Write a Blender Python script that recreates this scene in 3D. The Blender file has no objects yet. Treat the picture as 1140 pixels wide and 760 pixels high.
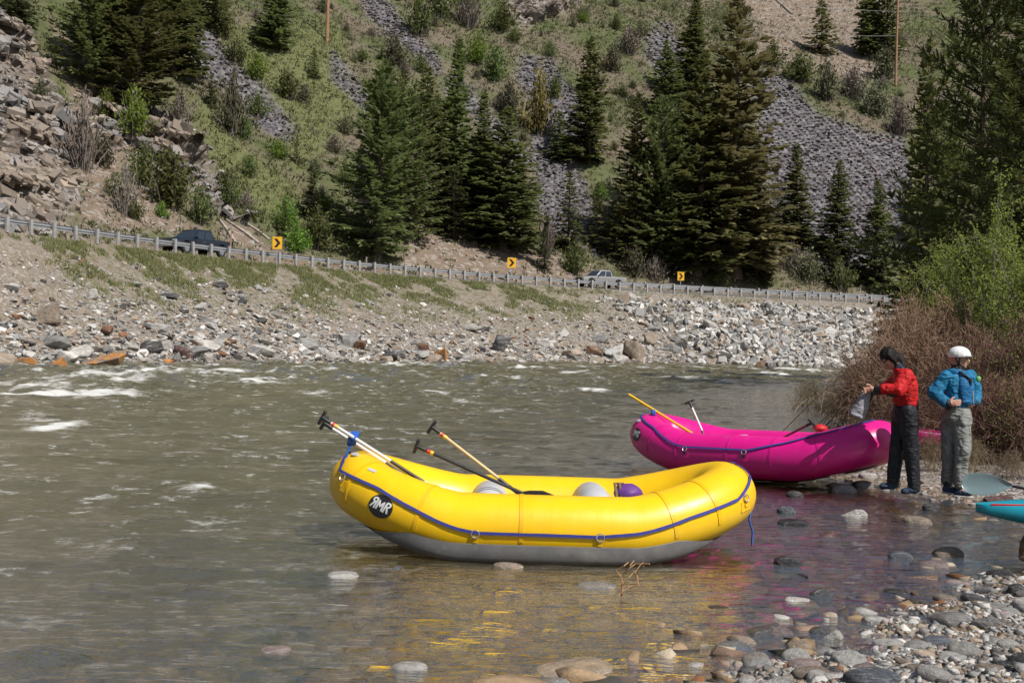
import bpy, bmesh, math, random
import numpy as np
from mathutils import Vector, Matrix

# ---------------------------------------------------------------- camera, world, sun, exposure
SC = bpy.context.scene
COL = SC.collection
rnd = random.Random(7)
FPX, CX, HY, CAMH = 1300.0, 570.0, 376.0, 1.8      # focal length in px of a 1140 px wide frame, level line, eye height
ROLL = math.radians(1.5)
CR, SR = math.cos(ROLL), math.sin(ROLL)

cam_d = bpy.data.cameras.new('camera')
cam = bpy.data.objects.new('camera', cam_d); COL.objects.link(cam)
cam_d.sensor_width = 36.0
cam_d.lens = FPX / 1140.0 * 36.0
cam_d.shift_y = -4.0 / 1140.0
cam_d.clip_start = 0.1; cam_d.clip_end = 3000
cam.matrix_world = Matrix(((CR, -SR, 0, 0), (0, 0, -1, 0), (SR, CR, 0, CAMH), (0, 0, 0, 1)))
SC.camera = cam

SUN_TO = Vector((0.50, -0.50, 0.80)).normalized()
SUN_EL = math.asin(SUN_TO.z)
SUN_AZ = math.atan2(SUN_TO.x, SUN_TO.y)
W = bpy.data.worlds.new('World'); SC.world = W; W.use_nodes = True
wn = W.node_tree
sky = wn.nodes.new('ShaderNodeTexSky'); sky.sky_type = 'NISHITA'; sky.sun_disc = False
sky.sun_elevation = SUN_EL; sky.sun_rotation = SUN_AZ; sky.altitude = 300; sky.air_density = 1.0; sky.dust_density = 2.2
bg = wn.nodes['Background']; bg.inputs[1].default_value = 0.085
wn.links.new(sky.outputs[0], bg.inputs[0])
sun_d = bpy.data.lights.new('sun', 'SUN'); sun_d.energy = 5.0; sun_d.angle = math.radians(0.5); sun_d.color = (1.0, 0.955, 0.89)
sun = bpy.data.objects.new('sun', sun_d); COL.objects.link(sun)
sun.rotation_euler = SUN_TO.to_track_quat('Z', 'Y').to_euler()
sun.location = (20, -10, 40)
SC.view_settings.view_transform = 'Standard'; SC.view_settings.look = 'None'
SC.view_settings.exposure = 0.0; SC.view_settings.gamma = 1.0; SC.view_settings.use_curve_mapping = False
SC.render.engine = 'CYCLES'
try:
    SC.cycles.max_bounces = 7; SC.cycles.transparent_max_bounces = 12; SC.cycles.diffuse_bounces = 3
    SC.cycles.caustics_reflective = False; SC.cycles.caustics_refractive = False
    SC.cycles.use_denoising = True
except Exception:
    pass

# ---------------------------------------------------------------- picture ray <-> world helpers
def ray(px, py):
    u = (np.asarray(px, float) - CX) / FPX; v = -(np.asarray(py, float) - HY) / FPX
    return u * CR - v * SR, u * SR + v * CR          # X/Y and (Z-h)/Y
def P(px, py, D):
    a, b = ray(px, py)
    return Vector((float(a) * D, D, CAMH + float(b) * D))
def G(px, py, z=0.0):
    a, b = ray(px, py)
    D = (z - CAMH) / b
    return np.array([a * D, D])
def proj(X, Y, Z):
    a = X / Y; b = (Z - CAMH) / Y
    u = a * CR + b * SR; v = -a * SR + b * CR
    return CX + u * FPX, HY - v * FPX

# ---------------------------------------------------------------- numpy noise
def _h(ix, iy, iz, s):
    n = (ix.astype(np.int64) * 374761393 + iy.astype(np.int64) * 668265263 + iz.astype(np.int64) * 2147483647 + s * 974711) & 0xffffffff
    n = ((n ^ (n >> 13)) * 1274126177) & 0xffffffff
    n = ((n ^ (n >> 16)) * 2246822519) & 0xffffffff
    n = n ^ (n >> 15)
    return (n & 0xffffff) / float(0xffffff)
def vnoise(x, y, z=None, seed=0):
    x = np.asarray(x, float); y = np.asarray(y, float)
    z = np.zeros_like(x) if z is None else np.asarray(z, float)
    x0, y0, z0 = np.floor(x), np.floor(y), np.floor(z)
    fx, fy, fz = x - x0, y - y0, z - z0
    fx = fx * fx * (3 - 2 * fx); fy = fy * fy * (3 - 2 * fy); fz = fz * fz * (3 - 2 * fz)
    r = 0
    for dx in (0, 1):
        for dy in (0, 1):
            for dz in (0, 1):
                w = (fx if dx else 1 - fx) * (fy if dy else 1 - fy) * (fz if dz else 1 - fz)
                r = r + w * _h(x0 + dx, y0 + dy, z0 + dz, seed)
    return r * 2 - 1
def fbm(x, y, z=None, seed=0, o=4):
    r, a = 0, 1.0; t = 0
    for k in range(o):
        f = 2.03 ** k
        r = r + a * vnoise(x * f + 17.3 * k, y * f - 9.1 * k, None if z is None else z * f, seed + k); t += a; a *= 0.5
    return r / t
def smooth(a, b, x):
    t = np.clip((np.asarray(x, float) - a) / (b - a), 0, 1)
    return t * t * (3 - 2 * t)
def in_poly(px, py, poly):
    inside = np.zeros(np.shape(px), bool); n = len(poly)
    for i in range(n):
        x1, y1 = poly[i]; x2, y2 = poly[(i + 1) % n]
        c = ((y1 > py) != (y2 > py)) & (px < (x2 - x1) * (py - y1) / ((y2 - y1) + 1e-12) + x1)
        inside ^= c
    return inside
def poly_dist(px, py, poly):
    d = np.full(np.shape(px), 1e9); n = len(poly)
    for i in range(n):
        x1, y1 = poly[i]; x2, y2 = poly[(i + 1) % n]
        ex, ey = x2 - x1, y2 - y1
        t = np.clip(((px - x1) * ex + (py - y1) * ey) / (ex * ex + ey * ey + 1e-12), 0, 1)
        d = np.minimum(d, np.hypot(px - x1 - t * ex, py - y1 - t * ey))
    return d

# ---------------------------------------------------------------- object helpers
def tag(o, label=None, cat=None, group=None, kind=None):
    if label: o['label'] = label
    if cat: o['category'] = cat
    if group: o['group'] = group
    if kind: o['kind'] = kind
    return o
def empty(name, loc, rz=0.0):
    o = bpy.data.objects.new(name, None); COL.objects.link(o)
    o.location = loc; o.rotation_euler = (0, 0, rz); o.empty_display_size = 0.2
    return o
def link(name, me, m=None, parent=None):
    o = bpy.data.objects.new(name, me); COL.objects.link(o)
    if m is not None and not me.materials: me.materials.append(m)
    if parent: o.parent = parent
    return o
def mesh_np(name, V, F, smooth_shade=False, mats=None):
    """V (n,3) array, F (m,k) array of one polygon size"""
    me = bpy.data.meshes.new(name)
    V = np.asarray(V, np.float32); F = np.asarray(F, np.int32)
    me.vertices.add(len(V)); me.vertices.foreach_set('co', V.ravel())
    k = F.shape[1]
    me.loops.add(F.size); me.loops.foreach_set('vertex_index', F.ravel())
    me.polygons.add(len(F)); me.polygons.foreach_set('loop_start', np.arange(0, F.size, k, dtype=np.int32))
    me.polygons.foreach_set('use_smooth', np.full(len(F), bool(smooth_shade)))
    me.update(calc_edges=True); me.validate()
    for m in (mats or []): me.materials.append(m)
    return me
def attr(me, name, vals):
    a = me.attributes.new(name, 'FLOAT', 'POINT'); a.data.foreach_set('value', np.asarray(vals, np.float32).ravel())
def attr_col(me, name, vals):
    a = me.attributes.new(name, 'FLOAT_COLOR', 'POINT')
    v = np.ones((len(vals), 4), np.float32); v[:, :3] = vals
    a.data.foreach_set('color', v.ravel())
def copy_tree(o, parent=None):
    c = o.copy(); COL.objects.link(c)
    if parent: c.parent = parent
    for ch in list(o.children): copy_tree(ch, c)
    return c

class MB:
    """collects simple solids into one mesh"""
    def __init__(s): s.v = []; s.f = []; s.mi = []; s.cur = 0
    def add(s, vs, fs):
        b = len(s.v); s.v += [tuple(v) for v in vs]
        for f in fs: s.f.append([i + b for i in f]); s.mi.append(s.cur)
        return s
    def box(s, c, size, rot=None, taper=1.0):
        x, y, z = size[0] / 2, size[1] / 2, size[2] / 2
        vs = [Vector((sx * x * (taper if sz > 0 else 1), sy * y * (taper if sz > 0 else 1), sz * z)) for sz in (-1, 1) for sy in (-1, 1) for sx in (-1, 1)]
        if rot is not None: vs = [rot @ v for v in vs]
        c = Vector(c)
        return s.add([v + c for v in vs], [(0, 2, 3, 1), (4, 5, 7, 6), (0, 1, 5, 4), (2, 6, 7, 3), (0, 4, 6, 2), (1, 3, 7, 5)])
    def tube(s, pts, rad, n=8, cap=True, flat=1.0):
        pts = [Vector(p) for p in pts]
        if not hasattr(rad, '__len__'): rad = [rad] * len(pts)
        vs, fs = [], []
        prev = None
        for i, p in enumerate(pts):
            t = (pts[min(i + 1, len(pts) - 1)] - pts[max(i - 1, 0)]).normalized()
            if prev is None:
                a = Vector((0, 0, 1)) if abs(t.z) < 0.9 else Vector((1, 0, 0))
                prev = (a - t * a.dot(t)).normalized()
            else:
                prev = (prev - t * prev.dot(t)).normalized()
            b = t.cross(prev)
            for k in range(n):
                an = 2 * math.pi * k / n
                vs.append(p + (prev * math.cos(an) * flat + b * math.sin(an)) * rad[i])
        for i in range(len(pts) - 1):
            for k in range(n):
                k2 = (k + 1) % n
                fs.append((i * n + k, i * n + k2, (i + 1) * n + k2, (i + 1) * n + k))
        if cap:
            fs.append(tuple(reversed(range(n)))); fs.append(tuple(range((len(pts) - 1) * n, len(pts) * n)))
        return s.add(vs, fs)
    def ell(s, c, r, rot=None, nu=16, nv=10):
        c = Vector(c); vs = []; fs = []
        for j in range(1, nv):
            th = math.pi * j / nv
            for i in range(nu):
                a = 2 * math.pi * i / nu
                p = Vector((r[0] * math.sin(th) * math.cos(a), r[1] * math.sin(th) * math.sin(a), r[2] * math.cos(th)))
                vs.append((rot @ p if rot is not None else p) + c)
        top, bot = len(vs), len(vs) + 1
        p = Vector((0, 0, r[2])); vs.append((rot @ p if rot is not None else p) + c)
        p = Vector((0, 0, -r[2])); vs.append((rot @ p if rot is not None else p) + c)
        for j in range(nv - 2):
            for i in range(nu):
                i2 = (i + 1) % nu
                fs.append((j * nu + i, (j + 1) * nu + i, (j + 1) * nu + i2, j * nu + i2))
        for i in range(nu):
            i2 = (i + 1) % nu
            fs.append((top, i, i2)); fs.append((bot, (nv - 2) * nu + i2, (nv - 2) * nu + i))
        return s.add(vs, fs)
    def cap(s, a, b, ra, rb, n=14, flat=1.0):
        """tapered capsule"""
        a, b = Vector(a), Vector(b); t = (b - a).normalized()
        pts, rr = [], []
        for k in range(5):
            an = math.pi / 2 * (1 - k / 4.0); pts.append(a - t * ra * math.sin(an)); rr.append(max(ra * math.cos(an), ra * 0.04))
        for k in range(5):
            an = math.pi / 2 * k / 4.0; pts.append(b + t * rb * math.sin(an)); rr.append(max(rb * math.cos(an), rb * 0.04))
        return s.tube(pts, rr, n, True, flat)
    def rings(s, rings):
        """closed loft of rings given as lists of points"""
        n = len(rings[0]); vs = [v for r in rings for v in r]; fs = []
        for i in range(len(rings) - 1):
            for k in range(n):
                k2 = (k + 1) % n
                fs.append((i * n + k, i * n + k2, (i + 1) * n + k2, (i + 1) * n + k))
        fs.append(tuple(reversed(range(n)))); fs.append(tuple(range((len(rings) - 1) * n, len(rings) * n)))
        return s.add(vs, fs)
    def prism(s, outline, y0, y1):
        """outline in x,z extruded along y"""
        n = len(outline)
        vs = [(x, y0, z) for x, z in outline] + [(x, y1, z) for x, z in outline]
        fs = [tuple(range(n)), tuple(reversed(range(n, 2 * n)))]
        for k in range(n):
            k2 = (k + 1) % n; fs.append((k, k + n, k2 + n, k2))
        return s.add(vs, fs)
    def build(s, name, mats, parent=None, sm=True, bevel=0.0, off=None, auto=None):
        me = bpy.data.meshes.new(name)
        vs = s.v if off is None else [Vector(v) - Vector(off) for v in s.v]
        me.from_pydata([tuple(v) for v in vs], [], s.f)
        if not isinstance(mats, (list, tuple)): mats = [mats]
        for m in mats: me.materials.append(m)
        if len(mats) > 1: me.polygons.foreach_set('material_index', s.mi)
        bm = bmesh.new(); bm.from_mesh(me)
        bmesh.ops.recalc_face_normals(bm, faces=bm.faces)
        if bevel > 0:
            bmesh.ops.bevel(bm, geom=[e for e in bm.edges if len(e.link_faces) == 2 and e.calc_face_angle(0) > 0.6], offset=bevel, segments=2, affect='EDGES', profile=0.6)
        for f in bm.faces: f.smooth = sm
        if sm:
            for e in bm.edges:
                if len(e.link_faces) == 2 and e.calc_face_angle(0) > (auto or 0.75): e.smooth = False
        bm.to_mesh(me); bm.free()
        o = bpy.data.objects.new(name, me); COL.objects.link(o)
        if parent: o.parent = parent
        return o

# ---------------------------------------------------------------- material helpers
class N:
    def __init__(s, name):
        s.m = bpy.data.materials.new(name); s.m.use_nodes = True; s.t = s.m.node_tree
        s.b = s.t.nodes['Principled BSDF']; s.out = s.t.nodes['Material Output']
    def n(s, typ, **kw):
        nd = s.t.nodes.new(typ)
        for k, v in kw.items(): setattr(nd, k, v)
        return nd
    def l(s, a, b): s.t.links.new(a, b)
    def put(s, sock, v):
        if hasattr(v, 'is_linked') or isinstance(v, bpy.types.NodeSocket): s.l(v, sock)
        else:
            if isinstance(v, tuple) and len(v) == 3 and sock.type == 'RGBA': v = v + (1,)
            sock.default_value = v
    def pos(s, space='Object'):
        if space == 'World':
            return s.n('ShaderNodeNewGeometry').outputs['Position']
        return s.n('ShaderNodeTexCoord').outputs['Object']
    def map(s, vec, scale=(1, 1, 1), rot=(0, 0, 0)):
        m = s.n('ShaderNodeMapping'); s.l(vec, m.inputs[0]); m.inputs['Scale'].default_value = scale; m.inputs['Rotation'].default_value = rot
        return m.outputs[0]
    def noise(s, vec, scale, detail=4, rough=0.55, out='Fac', dist=0.0):
        n = s.n('ShaderNodeTexNoise'); s.l(vec, n.inputs['Vector']); n.inputs['Scale'].default_value = scale
        n.inputs['Detail'].default_value = detail; n.inputs['Roughness'].default_value = rough; n.inputs['Distortion'].default_value = dist
        return n.outputs[out]
    def vor(s, vec, scale, feature='F1', out='Distance', rand=1.0):
        n = s.n('ShaderNodeTexVoronoi', feature=feature); s.l(vec, n.inputs['Vector']); n.inputs['Scale'].default_value = scale
        n.inputs['Randomness'].default_value = rand
        return n.outputs[out]
    def ramp(s, fac, stops, interp='LINEAR'):
        r = s.n('ShaderNodeValToRGB'); s.l(fac, r.inputs[0]); e = r.color_ramp.elements; r.color_ramp.interpolation = interp
        while len(e) < len(stops): e.new(0.5)
        for el, (p, c) in zip(e, stops):
            el.position = p; el.color = (c if len(c) == 4 else tuple(c) + (1,)) if hasattr(c, '__len__') else (c, c, c, 1)
        return r.outputs[0]
    def mix(s, fac, a, b, blend='MIX'):
        m = s.n('ShaderNodeMix', data_type='RGBA', blend_type=blend)
        s.put(m.inputs[0], fac); s.put(m.inputs[6], a); s.put(m.inputs[7], b)
        return m.outputs[2]
    def math(s, op, a, b=0.0, clamp=False):
        m = s.n('ShaderNodeMath', operation=op, use_clamp=clamp); s.put(m.inputs[0], a); s.put(m.inputs[1], b)
        return m.outputs[0]
    def at(s, name, out='Fac'):
        a = s.n('ShaderNodeAttribute'); a.attribute_name = name
        return a.outputs[out]
    def sep(s, vec):
        x = s.n('ShaderNodeSeparateXYZ'); s.l(vec, x.inputs[0]); return x.outputs
    def bump(s, h, strength=0.3, dist=0.02, normal=None):
        b = s.n('ShaderNodeBump'); s.l(h, b.inputs['Height']); b.inputs['Strength'].default_value = strength; b.inputs['Distance'].default_value = dist
        if normal is not None: s.l(normal, b.inputs['Normal'])
        return b.outputs[0]
    def base(s, c): s.put(s.b.inputs['Base Color'], c); return s
    def rough(s, r): s.put(s.b.inputs['Roughness'], r); return s
    def normal(s, nrm): s.l(nrm, s.b.inputs['Normal']); return s

def plain(name, c, rough=0.6, metal=0.0, var=0.12, scale=6.0, bump=0.0, bscale=60.0, spec=0.5, dirt=None, coat=0.0, wrinkle=0.0):
    k = N(name); p = k.pos()
    n = k.noise(p, scale, 5, 0.6)
    dark = tuple(x * (1 - var) for x in c); lite = tuple(min(1, x * (1 + var)) for x in c)
    col = k.ramp(n, [(0.3, dark), (0.7, lite)])
    if dirt:
        d = k.ramp(k.noise(p, scale * 0.6, 6, 0.7), [(0.52, 0.0), (0.72, 1.0)])
        col = k.mix(k.math('MULTIPLY', d, dirt[1]), col, dirt[0])
    k.base(col); k.rough(k.ramp(k.noise(p, scale * 2.3, 3), [(0.3, max(0.02, rough - 0.08)), (0.7, min(1, rough + 0.08))]))
    k.b.inputs['Metallic'].default_value = metal; k.b.inputs['Specular IOR Level'].default_value = spec
    k.b.inputs['Coat Weight'].default_value = coat
    if bump: k.normal(k.bump(k.noise(p, bscale, 4), bump, 0.01))
    if wrinkle:
        w1 = k.noise(k.map(p, (1, 1, 0.6)), 4.2, 2, 0.5, dist=0.8); w2 = k.noise(k.map(p, (0.7, 0.7, 1.6), (0.4, 0.3, 0)), 7.5, 2, 0.5, dist=0.6)
        rid = k.math('ADD', k.math('ABSOLUTE', k.math('SUBTRACT', w1, 0.5)), k.math('MULTIPLY', k.math('ABSOLUTE', k.math('SUBTRACT', w2, 0.5)), 0.6))
        k.normal(k.bump(rid, wrinkle, 0.09))
    return k.m
# ================================================================ THE ROAD CURVE AND THE FAR HILLSIDE
RAIL_TOP, BENCH = 7.6, 6.85
rp = [(-60, 233), (0, 241), (50, 248.5), (100, 255), (200, 268.5), (300, 281.5), (400, 291.5), (540, 303.5), (650, 312), (760, 319), (880, 325.5), (985, 330.5)]
rx = np.array([p[0] for p in rp], float)
rw = np.array([G(x, y, RAIL_TOP) for x, y in rp])
cX = np.polyfit(rx, rw[:, 0], 4); cY = np.polyfit(rx, rw[:, 1], 4)
pp = np.linspace(-20, 1000, 400)
cur = np.stack([np.polyval(cX, pp), np.polyval(cY, pp)], 1)
t0 = cur[0] - cur[3]; t0 /= np.linalg.norm(t0)
t1 = cur[-1] - cur[-6]; t1 /= np.linalg.norm(t1)
pre = np.array([cur[0] + t0 * d for d in np.linspace(70, 0.8, 60)])
post = [cur[-1]]; ang_ = math.atan2(t1[1], t1[0])
for i_ in range(230):                                 # the valley keeps bending gently to the right
    ang_ -= 0.0016
    post.append(post[-1] + 1.2 * np.array([math.cos(ang_), math.sin(ang_)]))
post = np.array(post[1:])
cur = np.concatenate([pre, cur, post])
for _ in range(30):                                   # even out the bends
    cur[1:-1] = 0.25 * cur[:-2] + 0.5 * cur[1:-1] + 0.25 * cur[2:]
seg = np.hypot(*(cur[1:] - cur[:-1]).T); arc = np.concatenate([[0], np.cumsum(seg)])
S_LEN = arc[-1]
def curve(s):
    s = np.asarray(s, float)
    x = np.interp(s, arc, cur[:, 0]); y = np.interp(s, arc, cur[:, 1])
    e = 1.5
    tx = np.interp(s + e, arc, cur[:, 0]) - np.interp(s - e, arc, cur[:, 0]); ty = np.interp(s + e, arc, cur[:, 1]) - np.interp(s - e, arc, cur[:, 1])
    L = np.hypot(tx, ty)
    return x, y, tx / L, ty / L                       # normal away from the river is (-ty, tx)
SS = np.linspace(0, S_LEN, 900)
SX, SY, STX, STY = curve(SS)
def to_st(X, Y):
    X = np.asarray(X, float).ravel(); Y = np.asarray(Y, float).ravel()
    s = np.empty(len(X)); t = np.empty(len(X))
    for a in range(0, len(X), 20000):
        d = (X[a:a + 20000, None] - SX) ** 2 + (Y[a:a + 20000, None] - SY) ** 2
        i = d.argmin(1)
        dx, dy = X[a:a + 20000] - SX[i], Y[a:a + 20000] - SY[i]
        s[a:a + 20000] = SS[i] + dx * STX[i] + dy * STY[i]; t[a:a + 20000] = -dx * STY[i] + dy * STX[i]
    return s, t
def s_at(px):
    """arc position of the rail seen at picture column px"""
    qx, qy = proj(SX, SY, np.full_like(SX, RAIL_TOP))
    return float(np.interp(px, qx[40:-40], SS[40:-40]))
wl = [(-80, 404.5), (0, 405), (100, 405), (200, 405), (300, 404), (400, 404), (500, 404), (600, 403.5), (700, 404.2), (800, 406), (900, 409), (980, 411)]
wlw = np.array([G(x, y, 0.0) for x, y in wl])
ws_, wt_ = to_st(wlw[:, 0], wlw[:, 1])
o_ = np.argsort(ws_); ws_, wt_ = ws_[o_], -wt_[o_]
def bankw(s): return np.interp(s, ws_, wt_)
S_OUT = s_at(75); S_OUT2 = s_at(150)
def hz(s, t, X, Y):
    """height of the far side: embankment, banked road, hill"""
    Wd = bankw(s) + 0.5 * vnoise(s * 0.25, s * 0, seed=5) + 0.25 * vnoise(s * 0.9, s * 0, seed=6)
    v = np.clip(-t / Wd, 0, 3)
    lump = 0.35 * fbm(X * 0.22, Y * 0.22, seed=11) + 0.12 * fbm(X * 0.9, Y * 0.9, seed=12)
    gully = 0.35 * np.abs(vnoise(s * 0.33, v * 0.8, seed=14))
    ze = BENCH * (1 - np.minimum(v, 1) ** 0.92) - np.maximum(v - 1, 0) * 3.0 + (lump - gully * (v * (1 - np.minimum(v, 1)) * 3)) * smooth(0.0, 0.15, v)
    zr = BENCH + 0.09 * np.clip(t - 1.0, 0, 8.2)
    ht = np.maximum(t - 10.5, 0)
    cl = 1 - smooth(S_OUT, S_OUT2, s)
    slope = 0.70 + 0.05 * vnoise(X * 0.02, Y * 0.02, seed=21)
    rise = ht * slope + cl * (1.25 * np.minimum(ht, 7) * 1.0 + 0.25 * np.clip(ht - 7, 0, 10))
    rise = rise + smooth(2, 14, ht) * (3.0 * fbm(X * 0.022, Y * 0.022, seed=22, o=3) + 0.9 * fbm(X * 0.09, Y * 0.09, seed=23) + 0.25 * fbm(X * 0.4, Y * 0.4, seed=24))
    zh = BENCH + 0.09 * 8.2 - 0.25 * smooth(0, 1, ht) + rise
    return np.where(t < 0, ze, np.where(t < 10.5, zr, zh))
def far_z(X, Y):
    X = np.atleast_1d(np.asarray(X, float)); Y = np.atleast_1d(np.asarray(Y, float))
    s, t = to_st(X, Y); return hz(s, t, X, Y)
def hit(px, py, dmin=45, dmax=420):
    """the point of the far side that lies on a picture ray"""
    a, b = ray(px, py)
    D = dmin * (dmax / dmin) ** np.linspace(0, 1, 700)
    X, Y, Z = a * D, D, CAMH + b * D
    f = Z - far_z(X, Y)
    i = np.nonzero(f < 0)[0]
    i = int(i[0]) if len(i) else len(D) - 1
    if i > 0:
        w = f[i - 1] / (f[i - 1] - f[i] + 1e-9); d = D[i - 1] + w * (D[i] - D[i - 1])
    else: d = D[0]
    return Vector((a * d, d, CAMH + b * d))

# regions of the hill, drawn once on its surface
SCREE = [[(838, 82), (868, 80), (915, 128), (962, 150), (1010, 150), (1010, 275), (960, 310), (900, 285), (862, 262), (846, 180)],
         [(578, 62), (612, 66), (640, 98), (652, 150), (645, 182), (612, 178), (590, 120), (580, 90)],
         [(590, 150), (618, 150), (650, 205), (662, 250), (668, 285), (615, 268), (600, 220)],
         [(398, -8), (424, -4), (446, 18), (492, 62), (486, 82), (462, 66), (430, 40), (408, 18)],
         [(500, 82), (522, 96), (556, 135), (600, 180), (575, 190), (530, 140), (505, 112)],
         [(206, 28), (236, 40), (280, 88), (332, 142), (322, 158), (290, 140), (248, 106), (214, 70)],
         [(720, 30), (745, 30), (770, 70), (748, 100), (725, 70)],
         [(366, 60), (385, 70), (420, 110), (400, 120), (368, 90)]]
OUTCROP = [[(-80, -10), (14, 18), (44, 60), (66, 105), (84, 180), (84, 240), (70, 262), (-80, 262)],
           [(104, 104), (160, 112), (205, 132), (238, 190), (275, 246), (232, 238), (206, 192), (172, 192), (140, 168), (106, 150)],
           [(560, -10), (650, -10), (640, 6), (612, 18), (580, 34), (566, 16)]]
SOIL = [[(56, 20), (100, 70), (118, 120), (150, 180), (215, 240), (240, 262), (84, 262), (84, 170)],
        [(440, 292), (452, 268), (480, 254), (545, 268), (600, 285), (660, 300), (700, 318), (440, 312)],
        [(820, -10), (1000, -10), (1000, 70), (960, 95), (900, 70), (850, 66)],
        [(240, 240), (280, 250), (300, 285), (250, 275)]]
GRASS = [[(186, 104), (220, 118), (262, 150), (330, 205), (352, 250), (330, 262), (290, 240), (246, 190), (214, 140)],
         [(240, 40), (380, 20), (400, 120), (330, 200), (300, 110)]]
def region(px, py, polys, soft, X, Y, seed, warp=9.0):
    nx = px + warp * fbm(X * 0.18, Y * 0.18, seed=seed); ny = py + warp * fbm(X * 0.18, Y * 0.18, seed=seed + 50)
    r = np.zeros(np.shape(px))
    for poly in polys:
        ins = in_poly(nx, ny, poly); d = poly_dist(nx, ny, poly)
        r = np.maximum(r, np.clip(0.5 + np.where(ins, d, -d) / (2 * soft), 0, 1))
    return r

# one sheet: embankment, road bench and hill; finer where it is near
sv = [0.0]
s_in, s_left = s_at(-30) - 24, s_at(290)
while sv[-1] < S_LEN:
    x = sv[-1]
    st = 0.32 if s_in < x < s_left else (0.55 if s_left <= x < s_at(985) + 8 else 1.2)
    sv.append(x + st)
sv = np.array(sv)
tv = np.concatenate([np.linspace(-1.35, -1.0, 8)[:-1], np.linspace(-1.0, 0, 44)])
th = [0.0]
while th[-1] < 330: th.append(th[-1] + (0.5 if th[-1] < 40 else 0.75 if th[-1] < 110 else 2.0 if th[-1] < 200 else 5.0))
th = np.array(th[1:])
def far_sheet(name, tcols, relative):
    Sg, Tg = np.meshgrid(sv, tcols, indexing='ij')
    if relative: Tg = Tg * (bankw(Sg) + 1.0)
    x, y, tx, ty = curve(Sg)
    X = x - ty * Tg; Y = y + tx * Tg
    Z = hz(Sg, Tg, X, Y)
    return Sg, Tg, X, Y, Z, tx, ty
def grid_faces(n, m):
    i = np.arange(n - 1)[:, None] * m + np.arange(m - 1)[None]
    return np.stack([i, i + m, i + m + 1, i + 1], -1).reshape(-1, 4)

# ---- materials of the far side
def hill_material():
    k = N('hill_ground'); p = k.pos('World')
    n1 = k.noise(p, 0.09, 6, 0.6); n2 = k.noise(p, 0.7, 6, 0.65); n3 = k.noise(p, 4.0, 4, 0.6)
    green = k.ramp(n2, [(0.3, (0.060, 0.078, 0.028)), (0.55, (0.105, 0.122, 0.048)), (0.75, (0.15, 0.15, 0.075))])
    brown = k.ramp(n3, [(0.3, (0.105, 0.08, 0.058)), (0.7, (0.22, 0.18, 0.135))])
    col = k.mix(k.ramp(n1, [(0.42, 0.0), (0.6, 1.0)]), green, brown)
    grass = k.ramp(n3, [(0.3, (0.10, 0.12, 0.045)), (0.65, (0.165, 0.17, 0.075))])
    col = k.mix(k.at('grass'), col, grass)
    pv = k.vor(p, 2.2, out='Color'); pg = k.vor(p, 2.2)
    soil = k.ramp(n3, [(0.28, (0.13, 0.095, 0.07)), (0.7, (0.27, 0.21, 0.16))])
    soil = k.mix(k.math('MULTIPLY', k.ramp(k.sep(pv)[0], [(0.78, 0.0), (0.8, 1.0)]), 0.6), soil, (0.36, 0.33, 0.3))
    col = k.mix(k.at('soil'), col, soil)
    sc = k.vor(p, 1.7, out='Color'); sd = k.vor(p, 1.7)
    scree = k.ramp(k.sep(sc)[0], [(0.05, (0.085, 0.078, 0.084)), (0.5, (0.135, 0.126, 0.133)), (0.95, (0.22, 0.207, 0.213))])
    col = k.mix(k.at('scree'), col, scree)
    rv = k.vor(k.map(p, (1, 1, 1.8), (0.5, 0.25, 0)), 0.9, out='Color')
    rock = k.ramp(k.math('ADD', k.math('MULTIPLY', k.sep(rv)[1], 0.45), k.math('MULTIPLY', k.noise(p, 1.3, 7, 0.7), 0.6)),
                  [(0.25, (0.115, 0.095, 0.085)), (0.5, (0.27, 0.225, 0.185)), (0.68, (0.36, 0.325, 0.30)), (0.85, (0.48, 0.45, 0.425))])
    rock = k.mix(k.ramp(k.noise(p, 0.35, 4), [(0.55, 0.0), (0.7, 0.6)]), rock, (0.30, 0.19, 0.11))
    col = k.mix(k.at('rock'), col, rock)
    k.base(col); k.rough(0.9); k.b.inputs['Specular IOR Level'].default_value = 0.2
    hgt = k.mix(k.at('scree'), k.math('MULTIPLY', n3, 0.5), k.math('MULTIPLY', sd, -1.0))
    hgt = k.mix(k.at('rock'), hgt, k.math('ADD', k.math('MULTIPLY', k.vor(k.map(p, (1, 1, 2.0), (0.5, 0.25, 0)), 0.9), -1.6), k.noise(p, 3.0, 7, 0.75)))
    k.normal(k.bump(hgt, 1.0, 0.45))
    return k.m
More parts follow.
